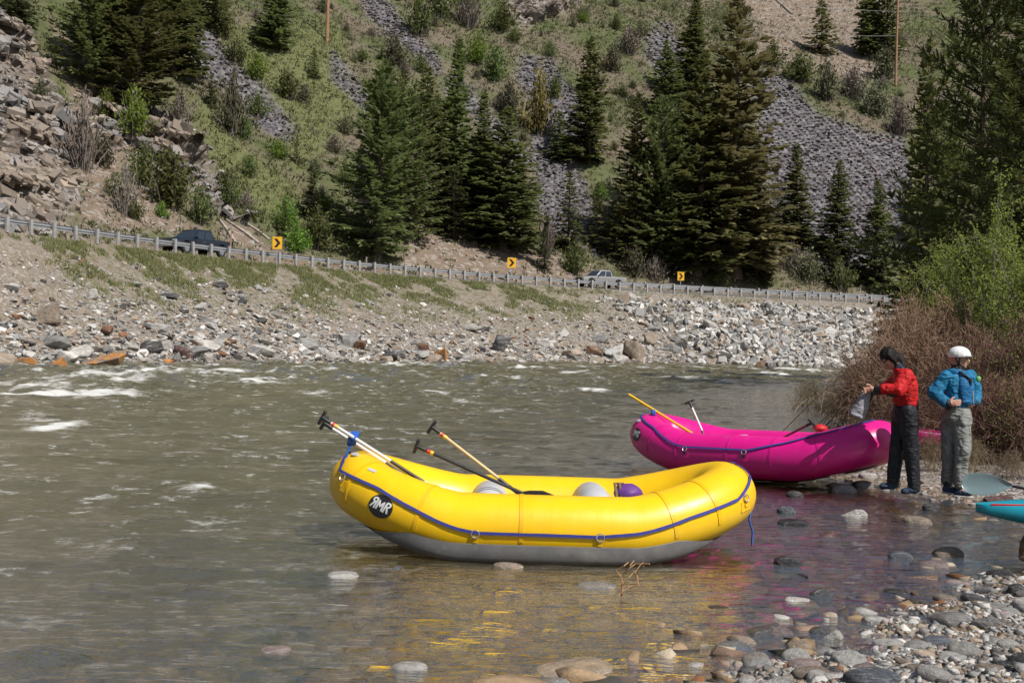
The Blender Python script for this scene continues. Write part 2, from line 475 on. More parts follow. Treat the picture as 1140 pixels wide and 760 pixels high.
def embank_material():
    k = N('embankment_soil'); p = k.pos('World')
    n2 = k.noise(p, 0.5, 6, 0.62); n3 = k.noise(p, 5.0, 5, 0.65)
    col = k.ramp(n3, [(0.25, (0.165, 0.135, 0.105)), (0.55, (0.275, 0.23, 0.18)), (0.8, (0.36, 0.32, 0.27))])
    col = k.mix(k.ramp(n2, [(0.42, 0.0), (0.7, 0.55)]), col, (0.22, 0.165, 0.12))
    v = k.vor(p, 6.5, out='Color'); vd = k.vor(p, 6.5)
    peb = k.ramp(k.sep(v)[1], [(0.0, (0.16, 0.145, 0.13)), (0.5, (0.30, 0.27, 0.24)), (1.0, (0.46, 0.43, 0.40))])
    m = k.math('MULTIPLY', k.ramp(k.sep(v)[0], [(0.55, 0.0), (0.6, 1.0)]), k.at('stony'), True)
    col = k.mix(m, col, peb)
    col = k.mix(k.math('MULTIPLY', k.at('grass'), k.ramp(k.noise(p, 1.6, 5, 0.7), [(0.45, 0.0), (0.62, 0.75)])), col, (0.12, 0.125, 0.05))
    col = k.mix(k.at('wet'), col, k.mix(0.6, col, (0.03, 0.026, 0.02)))
    k.base(col); k.rough(0.9); k.b.inputs['Specular IOR Level'].default_value = 0.2
    k.normal(k.bump(k.math('ADD', k.math('MULTIPLY', vd, -0.6), n3), 0.8, 0.2))
    return k.m
M_HILL, M_EMB = hill_material(), embank_material()

# embankment
Sg, Tg, X, Y, Z, tx, ty = far_sheet('embankment', tv, True)
EPX, EPY = proj(X, Y, Z)
me = mesh_np('embankment', np.stack([X, Y, Z], -1).reshape(-1, 3), grid_faces(*X.shape), True, [M_EMB])
v_ = -Tg / bankw(Sg)
attr(me, 'stony', np.clip(0.35 + 0.9 * v_ + smooth(600, 700, EPX) * 0.6, 0, 1))
attr(me, 'grass', smooth(0.75, 0.35, v_) * (1 - 0.8 * smooth(620, 720, EPX)) * smooth(20, 110, EPX))
attr(me, 'wet', smooth(0.28, 0.0, Z))
tag(link('embankment', me), kind='structure')
# road and hillside
Sg, Tg, X, Y, Z, tx, ty = far_sheet('hillside', th, False)
PX, PY = proj(X, Y, Z)
scree = region(PX, PY, SCREE, 5, X, Y, 31); rock = region(PX, PY, OUTCROP, 4, X, Y, 41, 8.0)
soil = region(PX, PY, SOIL, 8, X, Y, 51, 14.0); grass = region(PX, PY, GRASS, 10, X, Y, 61, 12.0)
onhill = smooth(9.5, 11.5, Tg)
soil = np.maximum(soil, smooth(13.5, 10.5, Tg)); scree *= onhill; rock *= smooth(10.3, 11, Tg)
A1 = X * 0.55 + Y * 0.5 + Z * 0.62; B1 = -X * 0.6 + Y * 0.3 + Z * 0.75; C1 = X * 0.5 - Y * 0.8 + Z * 0.2
def ledge(u, w, q, f, sd):
    c = _h(np.floor(u * f), np.floor(w * f * 0.55), np.floor(q * f * 0.7), sd)
    return c - 0.5
wx = 0.5 * fbm(X * 0.5, Y * 0.5, Z * 0.5, seed=70)
blk = ledge(A1 + wx, B1 + wx, C1, 0.42, 3) * 2.0 + ledge(A1 + wx, B1 - wx, C1 + wx, 0.9, 4) * 1.1 + ledge(A1, B1 + wx, C1, 2.0, 5) * 0.5 + 0.9 * fbm(X * 0.35, Y * 0.35, Z * 0.35, seed=71)
dist_f = np.clip(Y / 90.0, 0.7, 2.0)
X = X + ty * blk * rock * 1.25 * dist_f; Y = Y - tx * blk * rock * 1.25 * dist_f; Z = Z + 0.4 * blk * rock * dist_f
Z = Z + scree * 0.35 * vnoise(X * 0.9, Y * 0.9, seed=81)
ro = (Tg[0] > 9.6)
j0 = int(np.argmax(ro))
# shoulder and road sheet (t <= 9.6), then hillside
def sub(name, j1, j2, mat):
    Vv = np.stack([X[:, j1:j2], Y[:, j1:j2], Z[:, j1:j2]], -1).reshape(-1, 3)
    m = mesh_np(name, Vv, grid_faces(len(sv), j2 - j1), True, [mat])
    return m
k = N('asphalt'); p_ = k.pos('World')
k.base(k.ramp(k.noise(p_, 1.2, 6, 0.65), [(0.3, (0.085, 0.083, 0.08)), (0.7, (0.14, 0.136, 0.13))])); k.rough(0.9)
M_ASPH = k.m
tag(link('road', sub('road', 0, j0 + 1, M_ASPH)), kind='structure')
me = sub('hillside', j0, X.shape[1], M_HILL)
for nm, a in (('scree', scree), ('rock', rock), ('soil', soil), ('grass', grass)): attr(me, nm, a[:, j0:].ravel())
tag(link('hillside', me), kind='structure')
HILL = dict(X=X[:, j0:], Y=Y[:, j0:], Z=Z[:, j0:], PX=PX[:, j0:], PY=PY[:, j0:], scree=scree[:, j0:], rock=rock[:, j0:], soil=soil[:, j0:], grass=grass[:, j0:], tx=tx[:, j0:], ty=ty[:, j0:])
# painted edge lines and centre line, thin sheets on the asphalt
def road_line(name, t, w, c):
    ss = np.arange(s_at(-40), s_at(985) + 40, 1.0)
    x, y, ax, ay = curve(ss); V = []
    for q in (-w / 2, w / 2):
        tt = t + q; V.append(np.stack([x - ay * tt, y + ax * tt, np.full_like(x, BENCH + 0.09 * (t + q - 1) + 0.006)], -1))
    V = np.concatenate(V); n = len(ss); i = np.arange(n - 1)
    o = link(name, mesh_np(name, V, np.stack([i, i + 1, i + 1 + n, i + n], -1)), plain(name, c, 0.7))
    tag(o, kind='structure')
road_line('road_edge_line', 1.6, 0.12, (0.7, 0.7, 0.68)); road_line('road_edge_marking', 8.6, 0.12, (0.7, 0.7, 0.68))
road_line('road_centre_line', 5.1, 0.14, (0.62, 0.42, 0.05))

# ================================================================ NEAR GROUND, RIVER BED AND WATER
NEAR = [tuple(G(x, y)) for x, y in [(770, 800), (812, 752), (860, 728), (905, 722), (960, 703), (1010, 690), (1056, 672), (1100, 658), (1150, 640), (1260, 622)]] + [(14.0, 8.5), (30.0, 6.0), (30, -12), (-6, -12), (-2.5, 1.5), (0.4, 4.3)]
BAR = [tuple(G(x, y)) for x, y in [(1260, 596), (1150, 578), (1098, 565), (1060, 557), (1000, 546), (946, 536), (920, 528), (938, 505), (950, 485), (925, 462), (884, 452), (872, 446), (900, 438), (960, 428), (1040, 424), (1150, 422)]] + [(70.0, 95.0), (90, 60), (60, 14)]
def bed_z(X, Y):
    X = np.asarray(X, float); Y = np.asarray(Y, float)
    n = 0.10 * fbm(X * 1.3, Y * 1.3, seed=91)
    d1 = poly_dist(X, Y, NEAR); d1 = np.where(in_poly(X, Y, NEAR), d1, -d1)
    d2 = poly_dist(X, Y, BAR); d2 = np.where(in_poly(X, Y, BAR), d2, -d2)
    z1 = np.where(d1 > 0, 0.085 * np.minimum(d1, 3.5), 0)
    z2 = np.where(d2 > 0, 0.075 * np.minimum(d2, 3.0) + 0.05 * np.clip(d2 - 3, 0, 20), 0)
    dn = np.minimum(-d1, -d2)
    zw = -(0.075 * np.minimum(dn, 3.0) + 0.10 * np.clip(dn - 3, 0, 12))
    # the inlet between the two banks is shallow
    z = np.where(dn > 0, np.maximum(zw, -1.5), np.maximum(z1, z2))
    amp = smooth(-6, -0.3, -np.maximum(dn, 0)) * 0.35 + 0.1
    return z + n * amp + 0.018 * vnoise(X * 7, Y * 7, seed=95) - 0.012
def near_rows():
    r = [1.2]
    while r[-1] < 62: r.append(r[-1] * 1.009)
    return np.array(r)
R = near_rows(); Q = np.linspace(-0.75, 0.8, 420)
Yg = np.repeat(R[:, None], len(Q), 1); Xg = Yg * Q[None]
Zg = bed_z(Xg, Yg)
k = N('river_gravel'); p = k.pos('World')
va = k.vor(k.map(p, (1, 1, 0.3)), 26, out='Color'); vad = k.vor(k.map(p, (1, 1, 0.3)), 26)
vb = k.vor(k.map(p, (1, 1, 0.3)), 8.5, out='Color'); vbd = k.vor(k.map(p, (1, 1, 0.3)), 8.5)
stops = [(0.0, (0.055, 0.05, 0.05)), (0.25, (0.15, 0.135, 0.125)), (0.45, (0.25, 0.215, 0.18)), (0.6, (0.2, 0.145, 0.11)), (0.75, (0.34, 0.315, 0.285)), (1.0, (0.5, 0.475, 0.44))]
ca = k.ramp(k.sep(va)[0], stops); cb = k.ramp(k.sep(vb)[0], stops)
col = k.mix(k.ramp(k.sep(vb)[1], [(0.55, 0.0), (0.58, 1.0)]), ca, cb)
col = k.mix(k.ramp(k.noise(p, 0.8, 4), [(0.4, 0.0), (0.7, 0.35)]), col, (0.16, 0.125, 0.09))
col = k.mix(k.at('inland'), col, k.ramp(k.noise(p, 3.0, 6, 0.7), [(0.3, (0.07, 0.052, 0.035)), (0.7, (0.17, 0.13, 0.085))]))
col = k.mix(k.at('wet'), col, k.mix(0.5, col, (0.20, 0.135, 0.055)))
k.base(col); k.rough(k.math('SUBTRACT', 0.85, k.math('MULTIPLY', k.at('wet'), 0.45)))
k.normal(k.bump(k.math('ADD', k.math('MULTIPLY', vad, -0.4), k.math('MULTIPLY', vbd, -0.9)), 0.9, 0.05))
M_BED = k.m
me = mesh_np('riverbed', np.stack([Xg, Yg, Zg], -1).reshape(-1, 3), grid_faces(*Xg.shape), True, [M_BED])
attr(me, 'wet', smooth(0.06, 0.01, Zg)); d2 = poly_dist(Xg, Yg, BAR); attr(me, 'inland', np.where(in_poly(Xg, Yg, BAR), smooth(1.5, 3.5, d2), 0))
tag(link('riverbed', me), kind='structure')
# broad ground beneath everything, out to the horizon
gv = np.array([(-900, -400, -1.9), (900, -400, -1.9), (900, 1200, -1.9), (-900, 1200, -1.9)])
tag(link('ground', mesh_np('ground', gv, np.array([[0, 1, 2, 3]]), False, [plain('valley_soil', (0.12, 0.1, 0.07), 0.9)])), kind='structure')

# water
RW = [2.6]
while RW[-1] < 175: RW.append(RW[-1] * (1.0055 if RW[-1] < 25 else 1.0042))
RW = np.array(RW); QW = np.linspace(-0.72, 0.72, 560)
Yw = np.repeat(RW[:, None], len(QW), 1); Xw = Yw * QW[None]
depth = np.maximum(-bed_z(Xw, Yw), 0.0)
depth = np.where(Yw > 60, np.maximum(depth, 0.9), depth)
calm = smooth(0.02, 0.9, depth)
def waves(X, Y, e):
    # flow runs along x here: crests elongated across the current, broken up by noise
    w = 0.050 * fbm(X * 0.42, Y * 0.62, seed=101, o=2)
    w = w + 0.034 * fbm(X * 1.05 + 0.4 * Y, Y * 1.5, seed=103, o=3)
    r = 1 - np.abs(vnoise(X * 0.55 + 0.3 * vnoise(Y * 0.4, X * 0.3, seed=8), Y * 0.85, seed=105))
    w = w + 0.050 * (r ** 4 - 0.3)
    return w * (0.16 + 1.5 * e) + (0.008 + 0.012 * e) * fbm(X * 2.2, Y * 4.2, seed=107, o=3) + (0.0075 * fbm(X * 3.0, Y * 11.0, seed=109, o=2)) * smooth(30, 12, Y)
rapid = smooth(30, 48, Yw) * (0.45 + 0.55 * smooth(5, -12, Xw)) + 0.35 * smooth(18, 34, Yw)
e = calm * (0.55 + 1.3 * rapid)
Hw = waves(Xw, Yw, e)
# standing humps over sunken rocks in the near riffle
def hump(px, py, r, a):
    global Hw
    c = G(px, py); d = np.hypot((Xw - c[0]) / r, (Yw - c[1]) / (r * 0.8)); Hw = Hw + a * np.exp(-d * d * 2)
for a in [(565, 660, .22, .04), (540, 700, .28, .035), (40, 728, .3, .05), (230, 655, .25, .03), (210, 548, .5, .06), (290, 700, .2, .025), (690, 735, .3, .03)]: hump(*a)
FOAM_AT = [(35, 432, 3.2), (60, 439, 3.0), (105, 424, 2.6), (120, 418, 2.6), (135, 416, 2.2), (170, 410, 2.4), (228, 409, 2.0), (248, 414, 2.6), (290, 424, 2.2), (300, 423, 1.6), (455, 407, 3.0), (480, 406, 2.4), (530, 447, 0.9), (556, 456, 0.8), (545, 418, 1.3), (570, 419, 1.0), (640, 414, 2.0), (665, 433, 1.2), (755, 421, 1.4), (860, 411.5, 3.0), (900, 413, 2.6), (870, 417, 2.0), (810, 425, 1.0), (490, 437, .9), (225, 547, 0.35), (60, 475, .8), (20, 465, 1.0), (590, 410, 2.4), (420, 442, 0.8), (345, 440, 1.0), (720, 410, 2.0), (660, 408, 2.2), (780, 409, 2.5)]
foam = np.zeros_like(Xw)
for px, py, r in FOAM_AT:
    c = G(px, py); d = np.hypot((Xw - c[0]) / r, (Yw - c[1]) / (r * 1.6)); foam = np.maximum(foam, 1.0 * np.exp(-d * d * 1.5)); Hw = Hw + 0.04 * r ** 0.5 * np.exp(-d * d * 1.5) * (0.6 + 0.8 * vnoise(Xw * 1.5, Yw * 1.1, seed=131))
crest = smooth(0.09, 0.2, Hw) * rapid * 0.5
fb = fbm(Xw * 1.6, Yw * 0.9, seed=121, o=3)
foam = np.clip(np.maximum(foam, crest) * (0.8 + 1.0 * fb) + 0.25 * fb - 0.07, 0, 1)
foam = np.maximum(foam * smooth(0.05, 0.3, depth), 0)
me = mesh_np('river_water', np.stack([Xw, Yw, Hw], -1).reshape(-1, 3), grid_faces(*Xw.shape), True)
attr(me, 'depth', depth); attr(me, 'foam', foam)
k = N('river_water'); p = k.pos('World')
k.t.nodes.remove(k.b)
rip = k.math('ADD', k.noise(k.map(p, (0.55, 1.9, 1)), 5.5, 4, 0.6, dist=0.4), k.math('MULTIPLY', k.noise(k.map(p, (0.5, 2.2, 1), (0, 0, 0.15)), 17, 3, 0.6), 0.4))
nrm = k.bump(rip, 0.6, 0.05)
mud = k.n('ShaderNodeBsdfDiffuse'); k.l(k.ramp(k.noise(k.map(p, (0.25, 0.8, 1)), 0.8, 5, 0.6), [(0.3, (0.142, 0.120, 0.052)), (0.7, (0.190, 0.163, 0.077))]), mud.inputs[0]); k.l(nrm, mud.inputs['Normal'])
clear = k.n('ShaderNodeBsdfTransparent'); clear.inputs[0].default_value = (0.88, 0.77, 0.54, 1)
murk = k.math('SUBTRACT', 1.0, k.math('POWER', 2.718, k.math('MULTIPLY', k.at('depth'), -1.9)), True)
m1 = k.n('ShaderNodeMixShader'); k.l(murk, m1.inputs[0]); k.l(clear.outputs[0], m1.inputs[1]); k.l(mud.outputs[0], m1.inputs[2])
gl = k.n('ShaderNodeBsdfGlossy'); gl.inputs['Roughness'].default_value = 0.04; gl.inputs[0].default_value = (1, 1, 1, 1); k.l(nrm, gl.inputs['Normal'])
deep = k.ramp(k.at('depth'), [(0.15, 0.0), (0.7, 1.0)])
k.l(k.math('ADD', 0.035, k.math('MULTIPLY', deep, 0.05)), gl.inputs['Roughness'])
fr = k.n('ShaderNodeFresnel'); k.l(k.math('SUBTRACT', 1.26, k.math('MULTIPLY', deep, 0.115)), fr.inputs[0]); k.l(nrm, fr.inputs['Normal'])
m2 = k.n('ShaderNodeMixShader'); k.l(k.math('MULTIPLY', fr.outputs[0], k.math('SUBTRACT', 0.78, k.math('MULTIPLY', deep, 0.18))), m2.inputs[0]); k.l(m1.outputs[0], m2.inputs[1]); k.l(gl.outputs[0], m2.inputs[2])
fo = k.n('ShaderNodeBsdfDiffuse'); fo.inputs[0].default_value = (0.72, 0.72, 0.69, 1)
ff = k.math('MULTIPLY', k.ramp(k.math('ADD', k.at('foam'), k.math('MULTIPLY', k.math('SUBTRACT', k.noise(k.map(p, (0.6, 0.9, 1)), 5.5, 8, 0.85), 0.5), 2.2)), [(0.36, 0.0), (0.95, 1.0)]), 0.85)
fleck = k.math('MULTIPLY', k.ramp(k.noise(k.map(p, (0.55, 0.8, 1), (0, 0, .1)), 3.2, 7, 0.8), [(0.56, 0.0), (0.69, 1.0)]), k.math('MULTIPLY', deep, 0.7))
ff = k.math('MAXIMUM', ff, fleck)
m3 = k.n('ShaderNodeMixShader'); k.l(ff, m3.inputs[0]); k.l(m2.outputs[0], m3.inputs[1]); k.l(fo.outputs[0], m3.inputs[2])
k.l(m3.outputs[0], k.out.inputs[0])
me.materials.append(k.m)
tag(link('river_water', me), kind='structure')
# ================================================================ ROCKS
def rock_shape(seed, kind):
    """a stone of about unit radius: 'angular' is a cut block, 'round' a river cobble"""
    r = random.Random(seed); bm = bmesh.new()
    if kind == 'angular':
        for _ in range(r.randint(13, 18)):
            v = Vector((r.gauss(0, 1), r.gauss(0, 1), r.gauss(0, 1))).normalized()
            m = max(abs(v.x), abs(v.y), abs(v.z)); v = v / (m ** 0.6) * r.uniform(0.8, 1.0)
            bm.verts.new(v)
        res = bmesh.ops.convex_hull(bm, input=bm.verts)
        bmesh.ops.delete(bm, geom=[g for g in res['geom_interior'] if isinstance(g, bmesh.types.BMVert)], context='VERTS')
        bmesh.ops.dissolve_limit(bm, angle_limit=0.12, verts=bm.verts, edges=bm.edges)
        bmesh.ops.bevel(bm, geom=bm.edges[:], offset=0.05, segments=1, affect='EDGES')
        bmesh.ops.triangulate(bm, faces=bm.faces)
        bmesh.ops.subdivide_edges(bm, edges=[e for e in bm.edges if e.calc_length() > 0.4], cuts=1, use_grid_fill=True)
        V = np.array([v.co[:] for v in bm.verts]); n = 0.10 * fbm(V[:, 0] * 1.8 + seed, V[:, 1] * 1.8, V[:, 2] * 1.8, seed=3)
        for v, a in zip(bm.verts, n): v.co *= 1 + a
        sm = False
    else:
        bmesh.ops.create_icosphere(bm, subdivisions=3, radius=1.0)
        V = np.array([v.co[:] for v in bm.verts])
        n = 0.22 * fbm(V[:, 0] * 0.9 + seed * 3.1, V[:, 1] * 0.9, V[:, 2] * 0.9, seed=5, o=3) + 0.03 * vnoise(V[:, 0] * 4 + seed, V[:, 1] * 4, V[:, 2] * 4, seed=9)
        e = 2.6
        for v, a in zip(bm.verts, n):
            c = v.co; q = (abs(c.x) ** e + abs(c.y) ** e + abs(c.z) ** e) ** (-1 / e); v.co = c * (q * (1 + a))
        sm = True
    me = bpy.data.meshes.new('stone'); 
    for f in bm.faces: f.smooth = sm
    bm.to_mesh(me); bm.free()
    return me
def stone_mat(name, wet):
    k = N(name); p = k.pos(); oi = k.n('ShaderNodeObjectInfo')
    pr = k.n('ShaderNodeVectorMath', operation='ADD'); k.l(p, pr.inputs[0]); 
    cb = k.n('ShaderNodeCombineXYZ'); k.l(k.math('MULTIPLY', oi.outputs['Random'], 40.0), cb.inputs[0]); k.l(cb.outputs[0], pr.inputs[1])
    q = pr.outputs[0]
    n = k.noise(q, 2.2, 7, 0.68)
    col = k.mix(k.ramp(n, [(0.35, 0.0), (0.7, 1.0)]), k.mix(0.5, oi.outputs['Color'], (0.0, 0.0, 0.0)), oi.outputs['Color'])
    vein = k.ramp(k.noise(k.map(q, (1, 1, 4.5), (0.4, 0.7, 0.2)), 1.5, 5, 0.6), [(0.54, 0.0), (0.6, 0.5), (0.66, 0.0)])
    col = k.mix(k.math('MULTIPLY', vein, 0.25 if wet else 1.0), col, (0.5, 0.48, 0.45))
    col = k.mix(k.ramp(k.noise(q, 14, 4, 0.7), [(0.6, 0.0), (0.72, 0.35)]), col, (0.05, 0.045, 0.04))
    k.base(col); k.rough(0.16 if wet else 0.82); k.b.inputs['Specular IOR Level'].default_value = 0.5 if wet else 0.25
    k.normal(k.bump(k.noise(q, 5.0, 7, 0.72), 0.5 if wet else 0.75, 0.12))
    return k.m
M_ST, M_WET = stone_mat('dry_stone', False), stone_mat('wet_stone', True)
k = N('lichen_stone'); p = k.pos(); n = k.noise(p, 1.6, 6, 0.7)
k.base(k.mix(k.ramp(n, [(0.44, 0.0), (0.54, 1.0)]), k.ramp(k.noise(p, 4, 5), [(0.3, (0.12, 0.10, 0.085)), (0.7, (0.3, 0.26, 0.22))]), k.ramp(k.noise(p, 6, 4), [(0.3, (0.38, 0.13, 0.025)), (0.7, (0.55, 0.26, 0.06))])))
k.rough(0.85); k.normal(k.bump(k.noise(p, 5, 6, 0.7), 0.7, 0.12)); M_LICH = k.m
ANG = [rock_shape(s, 'angular') for s in range(10)]; RND = [rock_shape(s + 40, 'round') for s in range(10)]
for m in ANG + RND: m.materials.append(M_ST)
PAL = {'pale grey': (0.54, 0.52, 0.485), 'mid grey': (0.33, 0.32, 0.305), 'dark grey': (0.10, 0.098, 0.098), 'tan': (0.40, 0.32, 0.245), 'off-white': (0.68, 0.655, 0.61), 'reddish purple': (0.16, 0.09, 0.085), 'slate blue': (0.15, 0.165, 0.19), 'rusty brown': (0.25, 0.13, 0.075), 'black': (0.045, 0.043, 0.045), 'pinkish grey': (0.36, 0.28, 0.265), 'orange': (0.42, 0.18, 0.05)}
def stone(name, mesh, loc, size, colour, label, group=None, cat='rock', rot=None, mat=None):
    o = bpy.data.objects.new(name, mesh); COL.objects.link(o)
    o.location = loc; o.scale = (max(size[0], .01), max(size[1], .01), max(size[2], .01)); o.rotation_euler = rot or (rnd.uniform(-.2, .2), rnd.uniform(-.2, .2), rnd.uniform(0, 6.28))
    c = PAL[colour]; j = rnd.uniform(0.85, 1.15); o.color = (c[0] * j, c[1] * j, c[2] * j, 1)
    if mat is not None:
        o.material_slots[0].link = 'OBJECT'; o.material_slots[0].material = mat
    return tag(o, label, cat, group)
# many small stones in one mesh
TPL = []
for s in range(14):
    r = random.Random(s + 500); bm = bmesh.new()
    for _ in range(11):
        v = Vector((r.gauss(0, 1), r.gauss(0, 1), r.gauss(0, 1))).normalized(); m = max(abs(v.x), abs(v.y), abs(v.z)); bm.verts.new(v / m ** 0.7)
    res = bmesh.ops.convex_hull(bm, input=bm.verts)
    bmesh.ops.delete(bm, geom=[g for g in res['geom_interior'] if isinstance(g, bmesh.types.BMVert)], context='VERTS')
    bmesh.ops.triangulate(bm, faces=bm.faces); bm.verts.index_update()
    TPL.append((np.array([v.co[:] for v in bm.verts]), np.array([[v.index for v in f.verts] for f in bm.faces]))); bm.free()
SLAB = []
for s in range(10):
    r = random.Random(s + 900); bm = bmesh.new()
    for a in (-1, 1):
        for b in (-1, 1):
            for c in (-1, 1): bm.verts.new((a * r.uniform(.6, 1.1), b * r.uniform(.6, 1.1), c * r.uniform(.7, 1.1)))
    bmesh.ops.convex_hull(bm, input=bm.verts); bmesh.ops.triangulate(bm, faces=bm.faces); bm.verts.index_update()
    SLAB.append((np.array([v.co[:] for v in bm.verts]), np.array([[v.index for v in f.verts] for f in bm.faces]))); bm.free()
def rubble(name, pts, sizes, flat, cols, seed=0, tilt=0.5, spread=0.35, orient=None, soft=False):
    R = np.random.RandomState(seed); VV, FF, CC = [], [], []; b = 0
    for p, s, c in zip(pts, sizes, cols):
        v, f = TPL[R.randint(len(TPL))] if orient is None else SLAB[R.randint(len(SLAB))]
        a, t1, t2 = R.uniform(0, 6.28), R.uniform(-tilt, tilt), R.uniform(-tilt, tilt)
        if orient is not None: a, t1, t2 = orient[0] + R.normal(0, .3), orient[1] + R.normal(0, .16), orient[2] + R.normal(0, .16)
        w = v * np.array([s * R.uniform(1 - spread, 1 + spread), s * R.uniform(1 - spread, 1 + spread), s * flat * R.uniform(1 - spread, 1 + spread)])
        ca, sa = math.cos(a), math.sin(a); w = w @ np.array([[ca, sa, 0], [-sa, ca, 0], [0, 0, 1]])
        ca, sa = math.cos(t1), math.sin(t1); w = w @ np.array([[1, 0, 0], [0, ca, sa], [0, -sa, ca]])
        ca, sa = math.cos(t2), math.sin(t2); w = w @ np.array([[ca, 0, sa], [0, 1, 0], [-sa, 0, ca]])
        VV.append(w + p); FF.append(f + b); b += len(v); CC.append(np.repeat(np.asarray(c)[None] * R.uniform(0.75, 1.2), len(v), 0))
    me = mesh_np(name, np.concatenate(VV), np.concatenate(FF), soft); attr_col(me, 'tint', np.concatenate(CC))
    return me
k = N('rubble'); p = k.pos('World')
k.base(k.mix(k.ramp(k.noise(p, 9, 5, 0.7), [(0.35, 0.0), (0.7, 1.0)]), k.mix(0.3, k.at('tint', 'Color'), (0, 0, 0)), k.at('tint', 'Color'))); k.rough(0.85)
k.b.inputs['Specular IOR Level'].default_value = 0.25; k.normal(k.bump(k.noise(p, 12, 5, 0.7), 0.5, 0.05)); M_RUB = k.m
def pick(R, names, w): return [PAL[names[i]] for i in R.choice(len(names), len(w) and R_N, p=np.array(w) / sum(w))]
def cols(R, n, names, w):
    w = np.array(w, float); return np.array([PAL[a] for a in names])[R.choice(len(names), n, p=w / w.sum())]

# ---- rubble on the far embankment
R = np.random.RandomState(3)
s0_, s1_ = s_at(-40) - 22, s_at(985) + 18
def bank_points(n, fv, s_lo, s_hi):
    s = R.uniform(s_lo, s_hi, n); v = fv(n); t = -v * bankw(s)
    x, y, tx, ty = curve(s); X = x - ty * t; Y = y + tx * t
    return s, v, X, Y, hz(s, t, X, Y)
s, v, X, Y, Z = bank_points(9500, lambda n: 1.02 - np.abs(R.normal(0, 0.42, n)), s0_, s_at(720)); ok = v > 0.12
sz = np.minimum(0.05 + np.abs(R.gamma(1.3, 0.075, len(s))), 0.5) * (0.6 + 0.5 * np.clip(v, 0, 1)) * (0.75 + 0.35 * smooth(65, 120, Y)) * 0.8
tag(link('embankment_rubble', rubble('embankment_rubble', np.stack([X, Y, Z + sz * 0.15], -1)[ok], sz[ok], 0.6, cols(R, ok.sum(), ['pale grey', 'mid grey', 'tan', 'off-white', 'dark grey', 'rusty brown'], [4, 3.5, 2, 2, 1.2, .4]), 1), M_RUB), kind='stuff')
s, v, X, Y, Z = bank_points(6500, lambda n: 1.02 - np.abs(R.normal(0, 0.5, n)), s0_, s_at(260)); ok = (v > 0.15) & (fbm(X * .6, Y * .6, seed=333) > -.12 - .3 * v)
sz = np.minimum(0.04 + R.gamma(1.2, 0.05, len(s)), 0.4) * (.7 + .5 * v)
tag(link('bank_scree', rubble('bank_scree', np.stack([X, Y, Z + sz * 0.1], -1)[ok], sz[ok], 0.55, cols(R, ok.sum(), ['pale grey', 'mid grey', 'tan', 'off-white', 'dark grey'], [4, 4, 2.5, 1.5, 1.6]) * .9, 12), M_RUB), kind='stuff')
sA = s_at(640)
s, v, X, Y, Z = bank_points(8000, lambda n: R.uniform(0.05, 1.03, n), sA, s1_)
ok = (s > sA - 10 + 28 * R.rand(len(s)) * (1.25 - v)) & (v > 0.10 + 0.06 * R.rand(len(s)))
sz = 0.16 + R.gamma(1.8, 0.055, len(s)); sz = np.minimum(sz, 0.62)
tag(link('riprap_stones', rubble('riprap_stones', np.stack([X, Y, Z + sz * 0.3], -1)[ok], sz[ok], 0.75, cols(R, ok.sum(), ['pale grey', 'mid grey', 'off-white', 'tan', 'dark grey'], [5, 5, 1.6, 1.5, .7]), 2, 0.8), M_RUB), kind='stuff')

